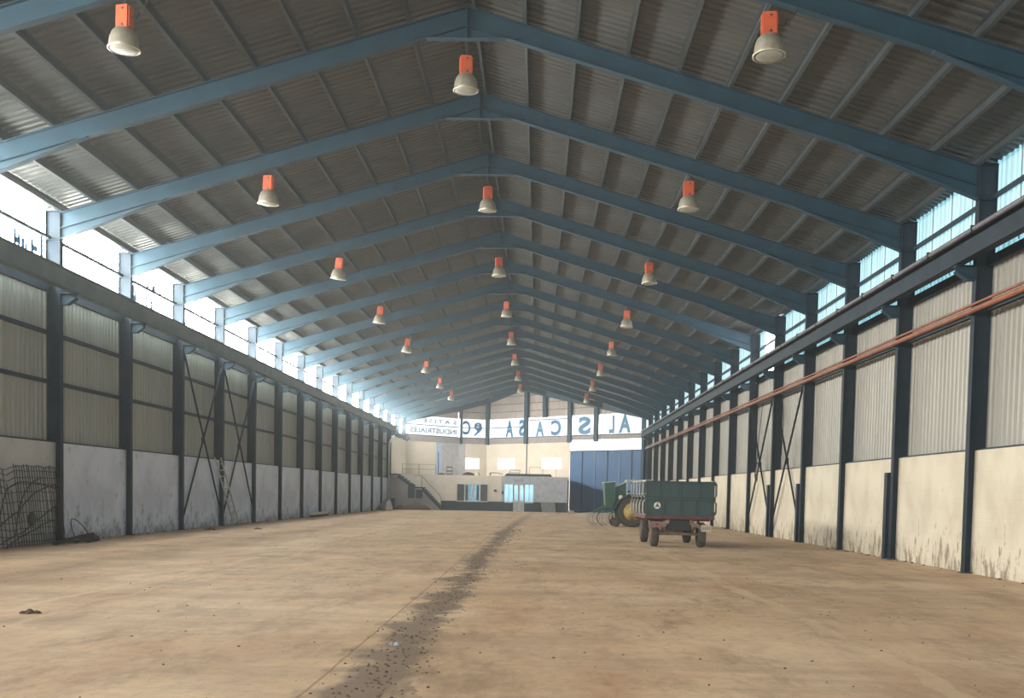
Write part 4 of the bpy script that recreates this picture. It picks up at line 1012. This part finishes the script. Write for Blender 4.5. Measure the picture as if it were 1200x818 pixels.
# mounted implement with hopper and tines at the tractor's back
cu = thing('cultivator', 'dark green tined cultivator with upright hopper at the back of the tractor', 'cultivator', (5.2, 30.6, 0))
hp = part('hopper', MB().hexa([(5.12, 30.1, .92), (5.5, 30.1, .92), (5.5, 31.6, .92), (5.12, 31.6, .92), (5.02, 30.0, 2.16), (5.56, 30.0, 2.22), (5.56, 31.7, 2.22), (5.02, 31.7, 2.16)]), M['kgreen'], cu)
part('hopper_rim', MB().hexa([(5.0, 29.97, 2.16), (5.58, 29.97, 2.22), (5.58, 31.73, 2.22), (5.0, 31.73, 2.16), (5.0, 29.97, 2.20), (5.58, 29.97, 2.26), (5.58, 31.73, 2.26), (5.0, 31.73, 2.20)]), M['cabgrey'], hp)
for x in (4.5, 5.0, 5.55): part('frame_bar', MB().tube([(x, 29.7, .72), (x, 32.0, .72)], .05, 4), M['kgreen'], cu)
for y in (29.9, 30.7, 31.6): part('frame_bar', MB().tube([(4.4, y, .72), (5.75, y, .72)], .04, 4), M['kgreen'], cu)
for y in (30.2, 31.4): part('strut', MB().tube([(4.6, y, .74), (5.3, y, 1.12), (5.75, y, 1.2)], .04, 6), M['kgreen'], cu)
part('top_link', MB().tube([(5.35, 30.75, 1.1), (6.1, 30.75, .95)], .035, 6), M['dark'], cu)
part('draw_pole', MB().tube([(4.45, 30.2, .74), (3.75, 29.7, .70), (3.55, 29.65, .72)], .04, 6), M['dark'], cu)
for k in range(9):
    x = 4.38+.16*k; yy = (29.75, 30.5, 31.3)[k % 3]
    pts = [(x, yy, .70)]+[(x-.02-.17*math.sin(a), yy, .42+.28*math.cos(a)) for a in [math.radians(q) for q in (10, 50, 90, 130, 165)]]+[(x+.10, yy, .05)]
    part('tine', MB().tube(pts, .026, 5), M['stake'] if k % 4 != 3 else M['dark'], cu, True)
for y in (29.75, 31.7):
    part('depth_wheel', MB().lathe([(.15, -.06), (.2, -.05), (.21, 0), (.2, .05), (.15, .06), (.03, .05)], (5.62, y, .21), 'y', 18), M['tyre'], cu, True)
    part('wheel_arm', MB().tube([(5.62, y, .21), (5.55, y, .72)], .03, 6), M['dark'], cu)

# ------------------------------------------------------------------ litter on the floor
rnd = random.Random(11)
mb = MB()
def clod(mb, x, y, s):
    k = len(mb.v); n = 5
    for zz, rr in ((0, 1), (.45, .85), (.75, .3)):
        for q in range(n):
            a = 2*math.pi*q/n+rnd.uniform(-.2, .2); mb.v.append((x+s*rr*math.cos(a)*rnd.uniform(.7, 1.2), y+s*rr*math.sin(a)*rnd.uniform(.7, 1.2), s*zz*rnd.uniform(.7, 1.1)))
    for i in range(2):
        for q in range(n): mb.f.append((k+i*n+q, k+i*n+(q+1) % n, k+(i+1)*n+(q+1) % n, k+(i+1)*n+q))
    mb.f.append(tuple(k+2*n+q for q in range(n)))
for _ in range(700):
    y = -17+62*rnd.random()**1.6; clod(mb, rnd.uniform(-10.8, 10.8), y, rnd.uniform(.004, .017)*(1+max(0, y)*.02))
for _ in range(900):
    y = -16.5+40*rnd.random()**1.8; clod(mb, .45+rnd.gauss(0, .2)+max(0, y)*.018, y, rnd.uniform(.005, .018)*(1+max(0, y+5)*.02))
for _ in range(250):
    sd = rnd.choice((-1, 1)); clod(mb, sd*(11.2-abs(rnd.gauss(0, .12))), rnd.uniform(-4, 60), rnd.uniform(.015, .05))
single('grit', mb, mat('brown_grit', (.17, .11, .075), (.10, .065, .05), 20, .95), 'scattered brown grit and clods over the hall floor', 'grit', (0, 0, 0), kind='stuff')
for x, y, s_, lab in ((-4.31, -11.18, .075, 'dark clod of earth on the bare floor at the lower left'), (-10.2, 15.3, .12, 'dark clod near the left wall before the braces'), (-8.9, 17.0, .09, 'small dark clod out from the braced left wall')):
    m1 = MB(); clod(m1, x, y, s_); clod(m1, x+s_*1.1, y+.03, s_*.7); clod(m1, x-s_*.9, y-.03, s_*.6)
    single('earth_clod', m1, M['dirt'], lab, 'clod', (x, y, 0))
m1 = MB(); clod(m1, .36, -13.13, .05); clod(m1, .30, -13.1, .035)
single('stone', m1, mat('pale_blue_stone', (.36, .40, .45), rough=.7), 'pale blue stone lying in the dark soil trail', 'stone', (.36, -13.13, 0))

# ------------------------------------------------------------------ dusty air in the hall
hz = bpy.data.materials.new('dusty_air'); hz.use_nodes = True; nt = hz.node_tree; nt.nodes.clear()
mo = nt.nodes.new('ShaderNodeOutputMaterial'); vs = nt.nodes.new('ShaderNodeVolumeScatter')
vs.inputs['Color'].default_value = (.90, .96, 1.0, 1); vs.inputs['Density'].default_value = HAZE; vs.inputs['Anisotropy'].default_value = .25
nt.links.new(vs.outputs[0], mo.inputs['Volume'])
single('dusty_air', MB().prism([(-13, -.31), (13, -.31), (13, 9.4), (0, 13.2), (-13, 9.4)], Y0-3, 96), hz, 'thin dusty haze filling the hall', 'haze', (0, 20, 0), kind='stuff')
